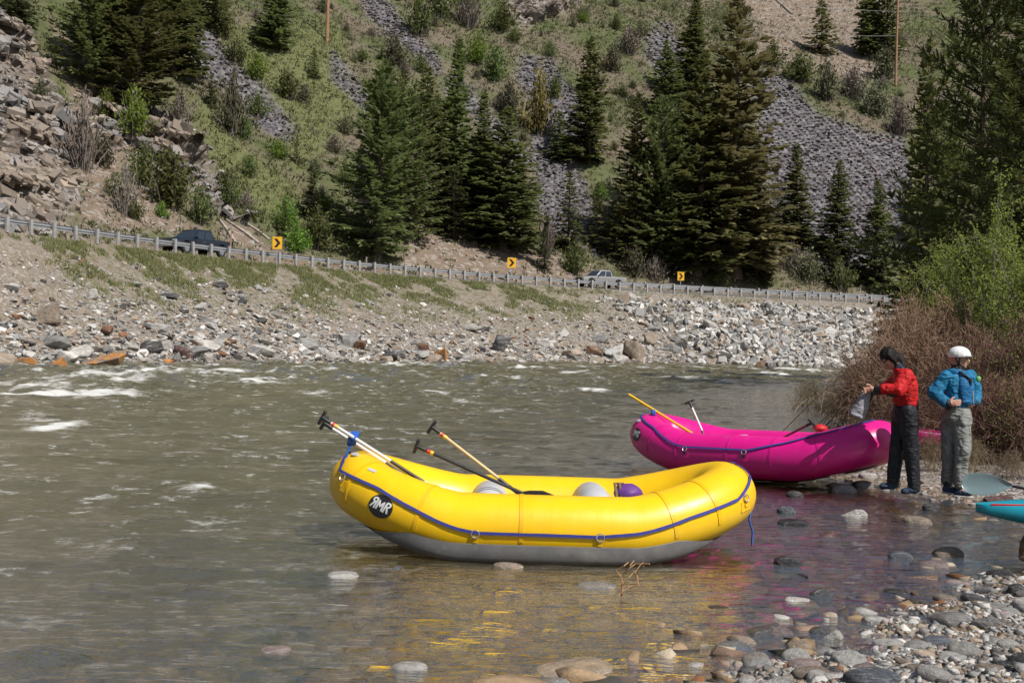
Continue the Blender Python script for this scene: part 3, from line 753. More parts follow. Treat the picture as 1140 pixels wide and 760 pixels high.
# ---- boulders one can tell apart on the far bank
far_list = [  # px, py of the base, width px, height px, mesh, colour, material, label
 (118, 406, 54, 17, 2, 'tan', M_LICH, 'long flat boulder covered in bright orange lichen at the water edge'),
 (62, 408, 26, 12, 4, 'tan', M_LICH, 'small orange lichen boulder by the water at the far left'),
 (30, 408, 30, 11, 5, 'tan', M_LICH, 'low orange stained ledge stone in the left corner of the far shore'),
 (182, 405, 30, 9, 7, 'tan', M_LICH, 'low orange lichen stone beside the dark red boulder'),
 (206, 397, 26, 18, 1, 'reddish purple', None, 'dark reddish brown boulder on the far bank beside a white one'),
 (243, 391, 24, 17, 3, 'pale grey', None, 'rounded pale grey boulder below the dark pickup'),
 (222, 381, 18, 12, 6, 'off-white', None, 'white block just above the rounded pale grey boulder'),
 (54, 358, 34, 32, 8, 'tan', None, 'big tan cracked boulder halfway up the left embankment'),
 (103, 333, 16, 13, 0, 'off-white', None, 'white angular stone high on the left embankment'),
 (14, 324, 20, 10, 9, 'off-white', None, 'white stone near the left end of the embankment'),
 (222, 346, 20, 10, 4, 'pale grey', None, 'pale flat slab lying mid slope under the dark pickup'),
 (246, 322, 20, 9, 5, 'dark grey', None, 'dark slab high on the slope left of the gully'),
 (270, 338, 14, 8, 6, 'dark grey', None, 'small dark stone on the slope below the chevron sign'),
 (292, 361, 14, 9, 7, 'dark grey', None, 'small dark block mid slope right of the gully'),
 (152, 320, 14, 8, 2, 'mid grey', None, 'grey stone in the grass of the left embankment'),
 (188, 332, 24, 9, 1, 'dark grey', None, 'dark flat stone among grass tufts on the slope'),
 (558, 393, 30, 24, 3, 'dark grey', None, 'dark leaning slab standing at the water edge mid river'),
 (490, 399, 26, 14, 8, 'tan', M_LICH, 'orange streaked rock at the water edge left of the dark slab'),
 (470, 390, 18, 9, 5, 'rusty brown', None, 'brown rock behind the orange streaked one'),
 (525, 402, 30, 12, 0, 'mid grey', None, 'smooth grey boulder in the water edge beside the dark slab'),
 (400, 390, 20, 13, 9, 'rusty brown', None, 'rust brown stone on the far shore left of centre'),
 (388, 378, 24, 11, 4, 'mid grey', None, 'grey ledge block on the far bank above the waterline'),
 (526, 369, 26, 9, 6, 'pale grey', None, 'pale broken slab mid slope above the dark leaning slab'),
 (707, 399, 28, 33, 1, 'tan', None, 'tall tan boulder standing at the foot of the riprap'),
 (724, 385, 20, 16, 7, 'tan', None, 'tan boulder leaning behind the tall tan one'),
 (685, 399, 24, 16, 2, 'off-white', None, 'whitish boulder left of the tall tan boulder'),
 (730, 401, 30, 15, 5, 'rusty brown', None, 'rusty orange wedge of rock right of the tall tan boulder'),
 (752, 400, 22, 11, 3, 'tan', None, 'low tan block at the end of the tan boulder row'),
 (758, 389, 16, 12, 8, 'dark grey', None, 'dark block resting above the low tan block'),
 (660, 396, 20, 10, 9, 'rusty brown', None, 'brown flat rock left of the whitish boulder'),
 (640, 402, 18, 9, 0, 'pinkish grey', None, 'pinkish rock at the waterline left of the tan boulders'),
 (845, 409, 16, 8, 4, 'rusty brown', None, 'brown rock breaking the rapids near the riprap'),
 (857, 412, 12, 6, 6, 'dark grey', None, 'dark wet rock in the rapids beside the brown one'),
 (925, 403, 34, 12, 2, 'tan', None, 'tan slab at the foot of the riprap near the willows'),
 (900, 402, 20, 10, 1, 'rusty brown', None, 'brown block at the foot of the riprap'),
]
for px, py, wd, ht, mi, c, mat, lab in far_list:
    h = hit(px, py - 1) if py < 400 else None
    if h is None:
        g = G(px, py, 0.0); h = Vector((g[0], g[1] + 0.2, -0.05))
    ppm = FPX / h.y
    stone('boulder', ANG[mi], (h.x, h.y, h.z + ht / ppm * 0.36), (wd / ppm * 0.5, max(wd, ht) / ppm * 0.42, ht / ppm * (0.75 if py > 395 else 0.56)), c, lab, None, 'boulder', (rnd.uniform(-.25, .25), rnd.uniform(-.25, .25), rnd.uniform(-.4, .4)), mat)
def spot(px):
    for a, b in ((90, 'at the left end of the bank'), (200, 'below the dark pickup'), (330, 'below the chevron sign beside the dark pickup'), (450, 'left of the wooded gap'), (560, 'below the round firs'), (650, 'below the silver pickup'), (800, 'under the last chevron sign')):
        if px < a: return b
    return 'near the willow thicket'
R = np.random.RandomState(11)
n = 0
while n < 190:
    s = R.uniform(s_at(-10) - 18, s_at(880)); v = float(np.clip(1.0 - abs(R.normal(0, 0.2)), 0.2, 1.0)); t = -v * float(bankw(s))
    x, y, tx, ty = curve(s); X_, Y_ = float(x - ty * t), float(y + tx * t); z = float(far_z(X_, Y_)[0])
    r = float(np.clip(0.24 + R.gamma(1.6, 0.14), 0.24, 0.9)) * (0.75 + 0.5 * v)
    qx, _ = proj(X_, Y_, z)
    c = ['pale grey', 'mid grey', 'off-white', 'tan', 'dark grey', 'rusty brown'][R.choice(6, p=[.31, .25, .2, .1, .1, .04])]
    row = 'by the water' if v > 0.86 else 'low on the slope' if v > 0.6 else 'high on the slope'
    big = 'large' if r > 0.75 else 'medium' if r > 0.45 else 'small'
    lab = '%s %s boulder %s %s' % (big, c, row, spot(qx))
    stone('boulder', ANG[R.randint(10)], (X_, Y_, z + r * 0.18), (r, r * R.uniform(.6, .9), r * R.uniform(.4, .65)), c, lab, 'boulders on the far bank', 'boulder', (R.uniform(-.4, .4), R.uniform(-.4, .4), R.uniform(0, 6.28)))
    n += 1

# ---- rubble on scree slopes and outcrops (too many to count)
H = HILL
def hill_pick(mask, n, R):
    w = (mask * np.clip(H['Y'], 40, 300) ** 0.0 * cellA).ravel().astype(float)
    inv = (H['PX'] > -60) & (H['PX'] < 1200) & (H['PY'] > -40)
    w = w * inv.ravel(); w /= w.sum()
    i = R.choice(w.size, n, p=w)
    jx = R.uniform(-0.3, 0.3, (n, 2))
    return i, np.stack([H['X'].ravel()[i] + jx[:, 0], H['Y'].ravel()[i] + jx[:, 1], H['Z'].ravel()[i]], -1)
dX0 = np.gradient(H['X'], axis=0); dY0 = np.gradient(H['Y'], axis=0); dX1 = np.gradient(H['X'], axis=1); dY1 = np.gradient(H['Y'], axis=1)
cellA = np.clip(np.abs(dX0 * dY1 - dX1 * dY0), 0.01, 20)
R = np.random.RandomState(21)
i, pts = hill_pick((H['scree'] > 0.45) * 1.0, 17000, R)
sz = (0.10 + R.gamma(1.4, 0.045, len(i))) * (0.7 + 0.4 * pts[:, 1] / 150)
tag(link('scree_slabs', rubble('scree_slabs', pts + np.array([0, 0, 0.04]), sz, 0.4, cols(R, len(i), ['mid grey', 'dark grey', 'pale grey', 'pinkish grey'], [5, 1.2, .8, 2]) * np.array([.50, .475, .50]), 5, 0.7), M_RUB), kind='stuff')
i, pts = hill_pick(((H['soil'] > 0.4) & (H['rock'] < 0.3)) * 1.0, 2600, R)
sz = 0.05 + R.gamma(1.2, 0.05, len(i))
tag(link('slope_stones', rubble('slope_stones', pts, sz, 0.6, cols(R, len(i), ['mid grey', 'tan', 'pale grey', 'dark grey'], [3, 3, 3, 1]) * 0.9, 6, 0.6), M_RUB), kind='stuff')
i, pts = hill_pick((H['rock'] > 0.55) * (H['PX'] < 300) * 1.0, 5600, R)
sz = 0.12 + R.gamma(1.2, 0.15, len(i)); sz = np.minimum(sz, 0.85) * np.where(H['PX'].ravel()[i] > 195, .45, 1.0)
nz = smooth(-.25, .3, fbm(pts[:, 0] * .3, pts[:, 1] * .3, pts[:, 2] * .3, seed=77))[:, None]; lc = (np.array([.30, .245, .195]) * (1 - nz) + np.array([.29, .28, .27]) * nz) * R.uniform(.6, 1.15, (len(i), 1))
tag(link('outcrop_ledges', rubble('outcrop_ledges', pts - np.array([.35, .35, .45]) * sz[:, None], sz, 0.45, lc, 9, 0.3, 0.5, (0.5, 0.35, -0.55)), M_RUB), kind='stuff')
i, pts = hill_pick((H['rock'] > 0.5) * 1.0, 1500, R)
sz = 0.05 + R.gamma(1.2, 0.07, len(i))
tag(link('outcrop_blocks', rubble('outcrop_blocks', pts, sz, 0.5, cols(R, len(i), ['tan', 'pale grey', 'mid grey', 'pinkish grey', 'dark grey'], [3, 3, 3, 2, 1]) * 0.9, 7, 0.5), M_RUB), kind='stuff')

# ---- near shore: stones one can tell apart
near_list = [ # px, py centre, w, h px, colour, wet, label
 (953, 567, 33, 19, 'off-white', 0, 'pale grey cobble with a flat top in the shallows below the pink raft'),
 (877, 564, 20, 13, 'slate blue', 0, 'blue grey stone in the shallows just right of the yellow raft'),
 (886, 547, 18, 12, 'dark grey', 0, 'dark stone under the stern of the pink raft'),
 (885, 579, 34, 12, 'black', 1, 'low glossy black stone right of the yellow raft'),
 (923, 591, 33, 14, 'reddish purple', 1, 'wet reddish purple stone in the inlet'),
 (1024, 576, 31, 14, 'tan', 0, 'dry cream cobble in the inlet in front of the blue jacket'),
 (1039, 562, 20, 10, 'dark grey', 0, 'dark stone behind the dry cream cobble'),
 (878, 621, 31, 16, 'black', 1, 'tall glossy black stone in the middle of the inlet'),
 (892, 637, 28, 10, 'black', 1, 'flat wet black stone in front of the tall glossy one'),
 (1004, 615, 27, 14, 'slate blue', 1, 'slate blue pointed stone in the inlet'),
 (1058, 611, 31, 18, 'tan', 0, 'speckled cream block in the inlet left of the kayak'),
 (1043, 625, 34, 13, 'pinkish grey', 1, 'pinkish grey wet stone beside the speckled block'),
 (1032, 640, 37, 12, 'rusty brown', 1, 'orange brown flat stone at the water edge'),
 (915, 657, 25, 16, 'dark grey', 1, 'dark wet cobble with a glint in the inlet'),
 (1001, 657, 30, 10, 'black', 1, 'low shiny black stone in front of the gravel bar'),
 (894, 667, 36, 10, 'off-white', 1, 'pale stone just under the water by the dark wet cobble'),
 (931, 701, 32, 20, 'off-white', 0, 'round cream cobble at the corner of the gravel'),
 (990, 713, 34, 11, 'off-white', 0, 'long flat white stone on the gravel'),
 (1046, 712, 31, 12, 'slate blue', 1, 'slate blue oval stone on the gravel'),
 (1078, 722, 38, 19, 'pale grey', 0, 'big pale grey slab on the gravel'),
 (1100, 688, 31, 15, 'mid grey', 0, 'squarish grey stone on the gravel bar'),
 (1055, 663, 26, 14, 'tan', 0, 'tan block at the water edge of the gravel'),
 (1087, 664, 27, 12, 'dark grey', 1, 'dark brownish stone right of the tan block'),
 (905, 748, 42, 17, 'tan', 0, 'large cream cobble at the bottom of the gravel'),
 (868, 757, 42, 13, 'off-white', 0, 'white cobble at the very bottom edge of the shore'),
 (1022, 743, 24, 16, 'tan', 0, 'cream cobble standing in the gravel near the bottom'),
 (1115, 637, 27, 9, 'black', 1, 'wet black stone in the water left of the rust brown block'),
 (1132, 656, 18, 18, 'dark grey', 0, 'dark grey cobble on the right edge of the gravel'),
 (990, 536, 29, 18, 'dark grey', 0, 'big dark grey boulder at the feet of the red jacket'),
 (942, 541, 26, 15, 'pale grey', 0, 'pale boulder under the raised end of the pink raft'),
 (962, 536, 22, 13, 'mid grey', 0, 'grey stone wedged under the pink raft end'),
 (968, 528, 20, 10, 'off-white', 0, 'white stone behind the grey one under the pink raft'),
 (1118, 554, 40, 15, 'reddish purple', 0, 'dark purple boulder between the paddle blade and the kayak'),
 (665, 650, 46, 14, 'mid grey', 1, 'grey brown stone breaking the surface in front of the yellow raft'),
 (565, 627, 32, 7, 'tan', 1, 'flat cream stone awash at the middle of the yellow raft'),
 (381, 637, 36, 13, 'pale grey', 1, 'pale stone awash off the left end of the yellow raft'),
 (440, 629, 30, 8, 'slate blue', 1, 'blue black stone awash under the left half of the yellow raft'),
 (800, 674, 30, 9, 'black', 1, 'low black stone in the yellow reflection'),
 (695, 669, 16, 8, 'black', 1, 'small black stone at the foot of the dry twig'),
 (818, 718, 42, 10, 'slate blue', 1, 'bluish stone awash near the shore'),
 (858, 692, 30, 15, 'dark grey', 1, 'dark ragged stone at the edge of the gravel'),
 (870, 700, 34, 10, 'pinkish grey', 0, 'pinkish flat stone beside the dark ragged one'),
 (455, 738, 40, 15, 'pale grey', 1, 'pale stone in the splash near the bottom'),
 (300, 722, 44, 8, 'pinkish grey', 1, 'pinkish stone awash left of the splash'),
 (52, 718, 80, 14, 'slate blue', 1, 'broad blue grey stone awash in the lower left'),
 (665, 690, 60, 10, 'tan', 1, 'broad tan stone under the water below the twig'),
 (640, 745, 110, 18, 'tan', 1, 'very broad tan rock under the water at the bottom'),
 (1120, 575, 18, 8, 'dark grey', 1, 'dark stone in the shade of the kayak'),
 (1090, 742, 30, 14, 'mid grey', 0, 'mid grey cobble near the bottom right corner'),
 (1126, 716, 26, 13, 'off-white', 0, 'white cobble on the right side of the gravel'),
 (965, 745, 26, 12, 'pinkish grey', 0, 'pinkish cobble between the cream cobbles'),
 (1128, 680, 22, 11, 'pale grey', 0, 'pale cobble right of the squarish grey stone'),
 (948, 722, 24, 11, 'mid grey', 0, 'grey cobble below the round cream one'),
]
for j, (px, py, wd, ht, c, wet, lab) in enumerate(near_list):
    g = G(px, py + ht * 0.45, 0.0)
    z = float(bed_z(np.array([g[0]]), np.array([g[1]]))[0]); zc = max(z, -0.02)
    if zc > 0.02:
        g = G(px, py + ht * 0.45, zc)
    ppm = FPX / g[1]; hw = wd / ppm * 0.5; hh = ht / ppm * 0.5
    up = 0.30 * hh if ht > 9 else -0.1 * hh
    if wd > 55: up = -hw * 0.36
    stone('cobble', RND[j % 10] if j % 4 else ANG[j % 10], (g[0], g[1] + hw * 0.5, zc + up * .5), (hw * 1.03, hw * 0.85, max(hh * 1.15, hw * 0.35) if wd < 55 else hw * .33), c, lab, None, 'stone', (rnd.uniform(-.12, .12), rnd.uniform(-.12, .12), rnd.uniform(-.5, .5)), M_WET if wet else None)
# more cobbles scattered over shore and shallows
R = np.random.RandomState(31); n = 0; taken = []
def shore_word(px, py):
    if py > 690: return 'on the gravel at the bottom' if px > 960 else 'near the shore at the bottom'
    if px > 1040: return 'on the gravel below the kayak' if py > 640 else 'in the inlet by the kayak'
    if px > 850: return 'in the inlet right of the yellow raft' if py > 560 else 'on the bar beside the pink raft'
    if px > 600: return 'in the shallows below the yellow raft'
    return 'under the murky water left of the yellow raft'
while n < 170:
    u = R.rand()
    if u < 0.38: px, py = R.uniform(830, 1160), R.uniform(640, 775)
    elif u < 0.64: px, py = R.uniform(850, 1130), R.uniform(535, 650)
    elif u < 0.70: px, py = R.uniform(900, 1140), R.uniform(505, 560)
    else: px, py = R.uniform(250, 860), R.uniform(628, 760)
    g = G(px, py, 0.0); z = float(bed_z(np.array([g[0]]), np.array([g[1]]))[0])
    r = float(np.clip(0.030 + R.gamma(1.4, 0.028), 0.03, 0.15)) * (1.3 if px < 860 else 1.0)
    if z > 0.3 or z < -0.4: continue
    if any((g[0] - a) ** 2 + (g[1] - b) ** 2 < (0.8 * (r + q)) ** 2 for a, b, q in taken): continue
    taken.append((g[0], g[1], r))
    c = ['pale grey', 'mid grey', 'off-white', 'tan', 'dark grey', 'rusty brown', 'pinkish grey', 'slate blue'][R.choice(8, p=[.2, .2, .14, .14, .14, .05, .07, .06])]
    wet = z < 0.0
    lab = '%s %s cobble %s %s' % ('larger' if r > 0.11 else 'fist sized' if r > 0.06 else 'little', c, 'lying wet' if wet else 'lying dry', shore_word(px, py))
    stone('cobble', RND[R.randint(10)], (g[0], g[1], z + r * 0.15), (r, r * R.uniform(.65, .95), r * R.uniform(.4, .6)), c, lab, 'cobbles of the near shore', 'stone', (R.uniform(-.2, .2), R.uniform(-.2, .2), R.uniform(0, 6.28)), M_WET if wet else None).location.z -= r * .12
    n += 1
# pebbles of the near shore, past counting
R = np.random.RandomState(41)
px = np.concatenate([R.uniform(800, 1180, 9000), R.uniform(300, 1140, 2500), R.uniform(860, 1180, 2500)]); py = np.concatenate([R.uniform(630, 800, 9000), R.uniform(560, 780, 2500), R.uniform(500, 600, 2500)])
g = G(px, py, 0.0); z = bed_z(g[0], g[1]); ok = (z > -0.12) & (z < 0.32) & ((z > -0.015) | (R.rand(len(z)) < 0.35))
sz = (0.006 + R.gamma(1.6, 0.0078, len(px)))
tag(link('shore_pebbles', rubble('shore_pebbles', np.stack([g[0], g[1], z - sz * .1], -1)[ok], sz[ok], 0.6, cols(R, ok.sum(), ['pale grey', 'mid grey', 'tan', 'off-white', 'dark grey', 'pinkish grey', 'rusty brown'], [4, 5, 3.5, 1.6, 2.4, 1.5, .7]) * .92, 8, 0.4, soft=True), M_RUB), kind='stuff')

# drowned cobbles of the shallows
px = np.concatenate([R.uniform(330, 900, 1500), R.uniform(840, 1130, 700), R.uniform(0, 420, 250)]); py = np.concatenate([R.uniform(615, 790, 1500), R.uniform(540, 690, 700), R.uniform(640, 780, 250)])
g = G(px, py, 0.0); z = bed_z(g[0], g[1]); sz = 0.03 + R.gamma(1.5, 0.022, len(px)); ok = (z < -0.01) & (z + sz * .3 < 0.012)
tag(link('drowned_cobbles', rubble('drowned_cobbles', np.stack([g[0], g[1], z], -1)[ok], sz[ok], 0.5, cols(R, ok.sum(), ['tan', 'mid grey', 'pale grey', 'rusty brown', 'dark grey', 'pinkish grey'], [5, 3, 2.5, 1.5, 3, 1.5]) * np.array([.85, .74, .58]), 15, 0.25, soft=True), M_RUB), kind='stuff')
# ================================================================ GUARDRAIL, SIGNS, POLES
M_GALV = plain('galvanised_steel', (0.30, 0.31, 0.325), 0.55, 0.3, 0.12, 2.0, dirt=((0.3, 0.28, 0.26), 0.5))
M_POST = plain('weathered_post', (0.30, 0.295, 0.29), 0.8, 0.0, 0.2, 5)
def guardrail(name, sa, sb, t, zbase, label, spacing=1.81):
    n = int((sb - sa) / spacing)
    x0, y0, _, _ = curve(sa); base = Vector((float(x0), float(y0), zbase))
    root = empty(name, base); tag(root, label, 'guardrail')
    prof = [(0.0, .76), (0.045, .74), (0.045, .665), (0.0, .625), (0.0, .60), (0.045, .56), (0.045, .485), (0.0, .46)]
    V = []
    for s in np.arange(sa, sa + n * spacing + 0.01, 0.6):
        x, y, tx, ty = (float(q) for q in curve(s))
        for d, h in prof:
            tt = t + 0.1 + d; V.append((x - ty * tt - base.x, y + tx * tt - base.y, h))
    m = len(prof); k_ = len(V) // m
    me = mesh_np('rail', np.array(V), grid_faces(k_, m), False)
    o = link('rail', me, M_GALV, root); so = o.modifiers.new('thick', 'SOLIDIFY'); so.thickness = 0.006
    pm = MB(); pm.box((0, 0, 0.41), (0.20, 0.14, 0.90)); pm.box((-0.0, 0.1, 0.62), (0.15, 0.10, 0.34))
    proto = None
    for i in range(n + 1):
        s = sa + i * spacing; x, y, tx, ty = (float(q) for q in curve(s))
        loc = (x - ty * (t - 0.10) - base.x, y + tx * (t - 0.10) - base.y, -0.02)
        if proto is None: proto = pm.build('post', M_POST, root, sm=False, bevel=0.012); q = proto
        else: q = proto.copy(); COL.objects.link(q); q.parent = root
        q.location = loc; q.rotation_euler = (rnd.gauss(0, .02), rnd.gauss(0, .02), math.atan2(ty, tx))
    return root
guardrail('guardrail', s_at(-22), s_at(985) + 16, 0.0, BENCH, 'long galvanised steel guardrail on short posts along the river side of the road')
guardrail('guardrail', s_at(715), s_at(985) + 16, 9.4, BENCH + 0.09 * 8.2, 'second guardrail on the hill side of the road behind the silver pickup', 3.8)

M_SIGN_Y = plain('sign_yellow', (0.80, 0.42, 0.015), 0.4, 0, 0.03); M_BLACK = plain('black_paint', (0.012, 0.012, 0.013), 0.5, 0, 0.1)
def chevron_sign(px, py, wpx, hpx, t, label):
    D0 = 62 + 0.0
    s = s_at(px); x, y, tx, ty = (float(q) for q in curve(s))
    # foot beside the road, on the picture column
    for _ in range(6):
        X_, Y_ = x - ty * t, y + tx * t
        z = float(hz(np.array([s]), np.array([t]), np.array([X_]), np.array([Y_]))[0]); qx, _q = proj(X_, Y_, z)
        s += (px - float(qx)) * Y_ / FPX / max(0.35, tx); x, y, tx, ty = (float(q) for q in curve(s))
    a, b = ray(px, py); zc = CAMH + float(b) * Y_; h = hpx * Y_ / FPX; w = wpx * Y_ / FPX
    root = empty('chevron_sign', (X_, Y_, z), 0.10); tag(root, label, 'road sign', 'chevron signs on the road bend')
    MB().box((0, 0.03, (zc - z + h / 2) / 2), (0.07, 0.05, zc - z + h / 2)).build('post', M_GALV, root, False)
    zc -= z
    pl = MB().box((0, -0.02, zc), (w, 0.012, h)).build('panel', M_SIGN_Y, root, False, 0.004)
    c = MB(); u, q = w * 0.34, h * 0.36
    out = [(-u, q), (-u * 0.05, q), (u, 0), (-u * 0.05, -q), (-u, -q), (u * 0.02, 0)]
    c.prism([(X, Z + zc) for X, Z in out], -0.034, -0.028); c.build('chevron', M_BLACK, pl, False)
chevron_sign(308, 270.5, 10.5, 13.5, -0.9, 'yellow sign with a black chevron near the dark pickup')
chevron_sign(569, 292.5, 9.5, 11.0, 9.8, 'yellow sign with a black chevron left of the silver pickup')
chevron_sign(757.5, 307.5, 7.5, 9.5, 9.9, 'yellow sign with a black chevron right of the silver pickup')

M_WOODP = plain('pole_wood', (0.30, 0.17, 0.10), 0.85, 0, 0.25, 3)
def pole(px, py, hh, r, label, arm=True, name='utility_pole', cat='utility pole'):
    b = hit(px, py); root = empty(name, b); tag(root, label, cat)
    MB().tube([(0, 0, -0.5), (0, 0, hh)], [r, r * 0.75], 10).build('shaft', M_WOODP, root)
    if arm:
        MB().box((0, -r - 0.06, hh - 0.8), (2.4, 0.1, 0.12)).build('crossarm', M_WOODP, root, False, 0.01)
        for dx in (-1.0, 0.0, 1.0):
            MB().tube([(dx, -r - .06, hh - .74), (dx, -r - .06, hh - .6), (dx, -r - .06, hh - .5)], [0.03, 0.06, 0.035], 8).build('insulator', plain('porcelain', (0.4, 0.4, 0.38), 0.3) if dx == -1 else bpy.data.materials['porcelain'], root)
    return b
pb = pole(997, 96, 19.0, 0.25, 'brown utility pole standing high on the slope at the right')
pl_ = pole(364, 46, 14.0, 0.25, 'brown utility pole high on the slope behind the firs at the left')
mw = plain('wire', (0.35, 0.35, 0.34), 0.5, 0.3)
def wire(a, b, sag, label, r=0.035):
    pts = [a.lerp(b, i / 24) - Vector((0, 0, sag * 4 * (i / 24) * (1 - i / 24))) for i in range(25)]
    o = MB().tube([p - a for p in pts], r, 5).build('power_line', mw); o.location = a; tag(o, label, 'wire')
def wp(px, py, D): return P(px, py, D)
wire(wp(846, 2, pb.y - 6), wp(997, 13, pb.y - 0.3), 0.3, 'upper power line running left from the right-hand pole')
wire(wp(880, 32, pb.y - 6), wp(997, 40, pb.y - 0.3), 0.5, 'lower power line running left from the right-hand pole')
wire(wp(997, 13, pb.y - 0.3), wp(1180, 32, pb.y - 40), 0.4, 'power line running right from the pole into the pines')
# thin delineator posts behind the rail
for px, py, hpx, c, lab in ((263, 271, 38, (0.35, 0.22, 0.14), 'tall thin rusty marker post behind the rail near the first chevron'), (413, 287, 17, (0.4, 0.3, 0.22), 'short thin marker post behind the rail under the big fir'), (586, 300, 17, (0.12, 0.10, 0.09), 'thin dark marker post just right of the middle chevron'), (961, 324, 16, (0.3, 0.28, 0.25), 'thin marker post with a small cap near the willow end of the rail')):
    s = s_at(px); x, y, tx, ty = (float(q) for q in curve(s)); hgt = hpx * y / FPX
    r_ = empty('marker_post', (x - ty * 0.5, y + tx * 0.5, BENCH - 0.1)); tag(r_, lab, 'marker post')
    MB().box((0, 0, hgt / 2), (0.09, 0.05, hgt)).build('stake', plain('stake', c, 0.8), r_, False)
    MB().box((0, 0, hgt + 0.05), (0.11, 0.06, 0.12)).build('cap', M_GALV, r_, False)

# ================================================================ PICKUPS
M_GLASS = plain('tinted_glass', (0.03, 0.04, 0.05), 0.06, 0, 0.1, 1, spec=0.8); M_TYRE = plain('tyre_rubber', (0.02, 0.02, 0.02), 0.85); M_CHROME = plain('alloy', (0.55, 0.55, 0.56), 0.3, 0.8)
M_LAMP = plain('headlamp', (0.75, 0.76, 0.78), 0.12, 0.2); M_RED = plain('tail_lamp', (0.4, 0.02, 0.02), 0.2)
def pickup(name, paint, label, px, t, lift=0.0):
    s = s_at(px)
    for _ in range(8):
        x, y, tx, ty = (float(q) for q in curve(s)); X_, Y_ = x - ty * t, y + tx * t
        qx, _q = proj(X_, Y_, BENCH + 1.2); s += (px - float(qx)) * Y_ / FPX / max(0.4, tx)
    z = BENCH + 0.09 * (t - 1.0) + 0.01 + lift
    root = empty(name, (X_, Y_, z), math.atan2(ty, tx) + math.pi); tag(root, label, 'pickup truck')
    L, Wd = 5.8, 1.96
    # local x forward, hull outline with wheel arches
    def arch(cx, r=0.50): return [(cx + r * math.cos(a), 0.42 + r * math.sin(a)) for a in np.linspace(0.0, math.pi, 9)]
    out = [(2.86, 0.42), (2.88, 0.62), (2.82, 0.98), (2.6, 1.08), (1.25, 1.16), (-0.95, 1.14), (-0.98, 1.20), (-2.84, 1.20), (-2.86, 0.55), (-2.78, 0.42)]
    out = out + list(reversed(arch(-1.75))) + list(reversed(arch(1.85)))
    MB().prism(out, -Wd / 2, Wd / 2).build('body', paint, root, True, 0.05)
    # cab
    c = MB(); lo = [(1.25, 1.13), (-0.98, 1.12)]; w0, w1 = 0.92, 0.76
    base = [(1.30, -w0, 1.1), (1.30, w0, 1.1), (-1.0, w0, 1.1), (-1.0, -w0, 1.1)]; mid = [(0.52, -w1, 1.80), (0.52, w1, 1.80), (-0.86, w1, 1.80), (-0.86, -w1, 1.80)]
    top = [(0.35, -w1 + .12, 1.86), (0.35, w1 - .12, 1.86), (-0.74, w1 - .12, 1.86), (-0.74, -w1 + .12, 1.86)]
    c.rings([base, mid, top]).build('cab', paint, root, True, 0.03)
    def pane(nm, q):
        q = [Vector(v) for v in q]; nn = (q[1] - q[0]).cross(q[3] - q[0]).normalized()
        m = MB(); m.add([v + nn * 0.012 for v in q] + [v - nn * 0.02 for v in q], [(0, 1, 2, 3), (7, 6, 5, 4), (0, 4, 5, 1), (1, 5, 6, 2), (2, 6, 7, 3), (3, 7, 4, 0)]); m.build(nm, M_GLASS, root, False)
    def lerp(a, b, f): return tuple(a[i] + (b[i] - a[i]) * f for i in range(3))
    for sgn in (-1, 1):
        bf, br = (1.30, sgn * w0, 1.1), (-1.0, sgn * w0, 1.1); mf, mr = (0.52, sgn * w1, 1.8), (-0.86, sgn * w1, 1.8)
        def pt(fx, fz): return lerp(lerp(bf, br, fx), lerp(mf, mr, fx), fz)
        for a, b in ((0.10, 0.50), (0.56, 0.92)):
            q = [pt(a, .1), pt(b, .1), pt(b, .88), pt(a, .88)]
            pane('side_window', q if sgn > 0 else q[::-1])
    pane('windshield', [lerp((1.30, -w0, 1.1), (0.52, -w1, 1.8), .1), lerp((1.30, w0, 1.1), (0.52, w1, 1.8), .1), lerp((1.30, w0 - .08, 1.1), (0.52, w1 - .08, 1.8), .92), lerp((1.30, -w0 + .08, 1.1), (0.52, -w1 + .08, 1.8), .92)])
    pane('rear_window', [(-0.985, .7, 1.25), (-0.985, -.7, 1.25), (-0.89, -.62, 1.7), (-0.89, .62, 1.7)])
    MB().box((-1.92, 0, 1.205), (1.7, 1.62, 0.03)).build('bed_floor', M_BLACK, root, False)
    for sx in (1.85, -1.75):
        for sy in (-1, 1):
            m = MB(); m.tube([(sx, sy * 0.74, 0.39), (sx, sy * 0.985, 0.39)], 0.39, 20); wh = m.build('wheel', M_TYRE, root, True, 0.03)
            MB().tube([(sx, sy * 0.90, 0.39), (sx, sy * 1.0, 0.39)], 0.23, 14).build('rim', M_CHROME, wh, True)
    MB().box((2.9, 0, 0.56), (0.14, 1.9, 0.2)).build('bumper', M_CHROME, root, False, 0.03)
    MB().box((-2.9, 0, 0.6), (0.12, 1.8, 0.16)).build('bumper', M_CHROME, root, False, 0.03)
    MB().box((2.875, 0, 0.83), (0.05, 1.05, 0.24)).build('grille', M_BLACK, root, False, 0.01)
    for sy in (-1, 1):
        MB().box((2.84, sy * 0.76, 0.86), (0.1, 0.34, 0.2)).build('headlight', M_LAMP, root, False, 0.02)
        MB().box((-2.85, sy * 0.87, 0.95), (0.06, 0.14, 0.34)).build('tail_light', M_RED, root, False, 0.01)
        MB().box((0.98, sy * 1.08, 1.22), (0.1, 0.22, 0.16)).build('mirror', M_BLACK, root, False, 0.02)
        MB().box((0.1, sy * 0.985, 0.95), (0.16, 0.03, 0.03)).build('door_handle', M_CHROME, root, False)
        MB().box((0.05, sy * 0.99, 0.42), (2.3, 0.06, 0.07)).build('running_board', M_BLACK, root, False, 0.01)
    return root
pickup('pickup_truck', plain('silver_paint', (0.36, 0.355, 0.35), 0.3, 0.4, 0.04, 1, coat=0.5), 'silver crew cab pickup driving left along the road behind the guardrail', 668, 6.3)
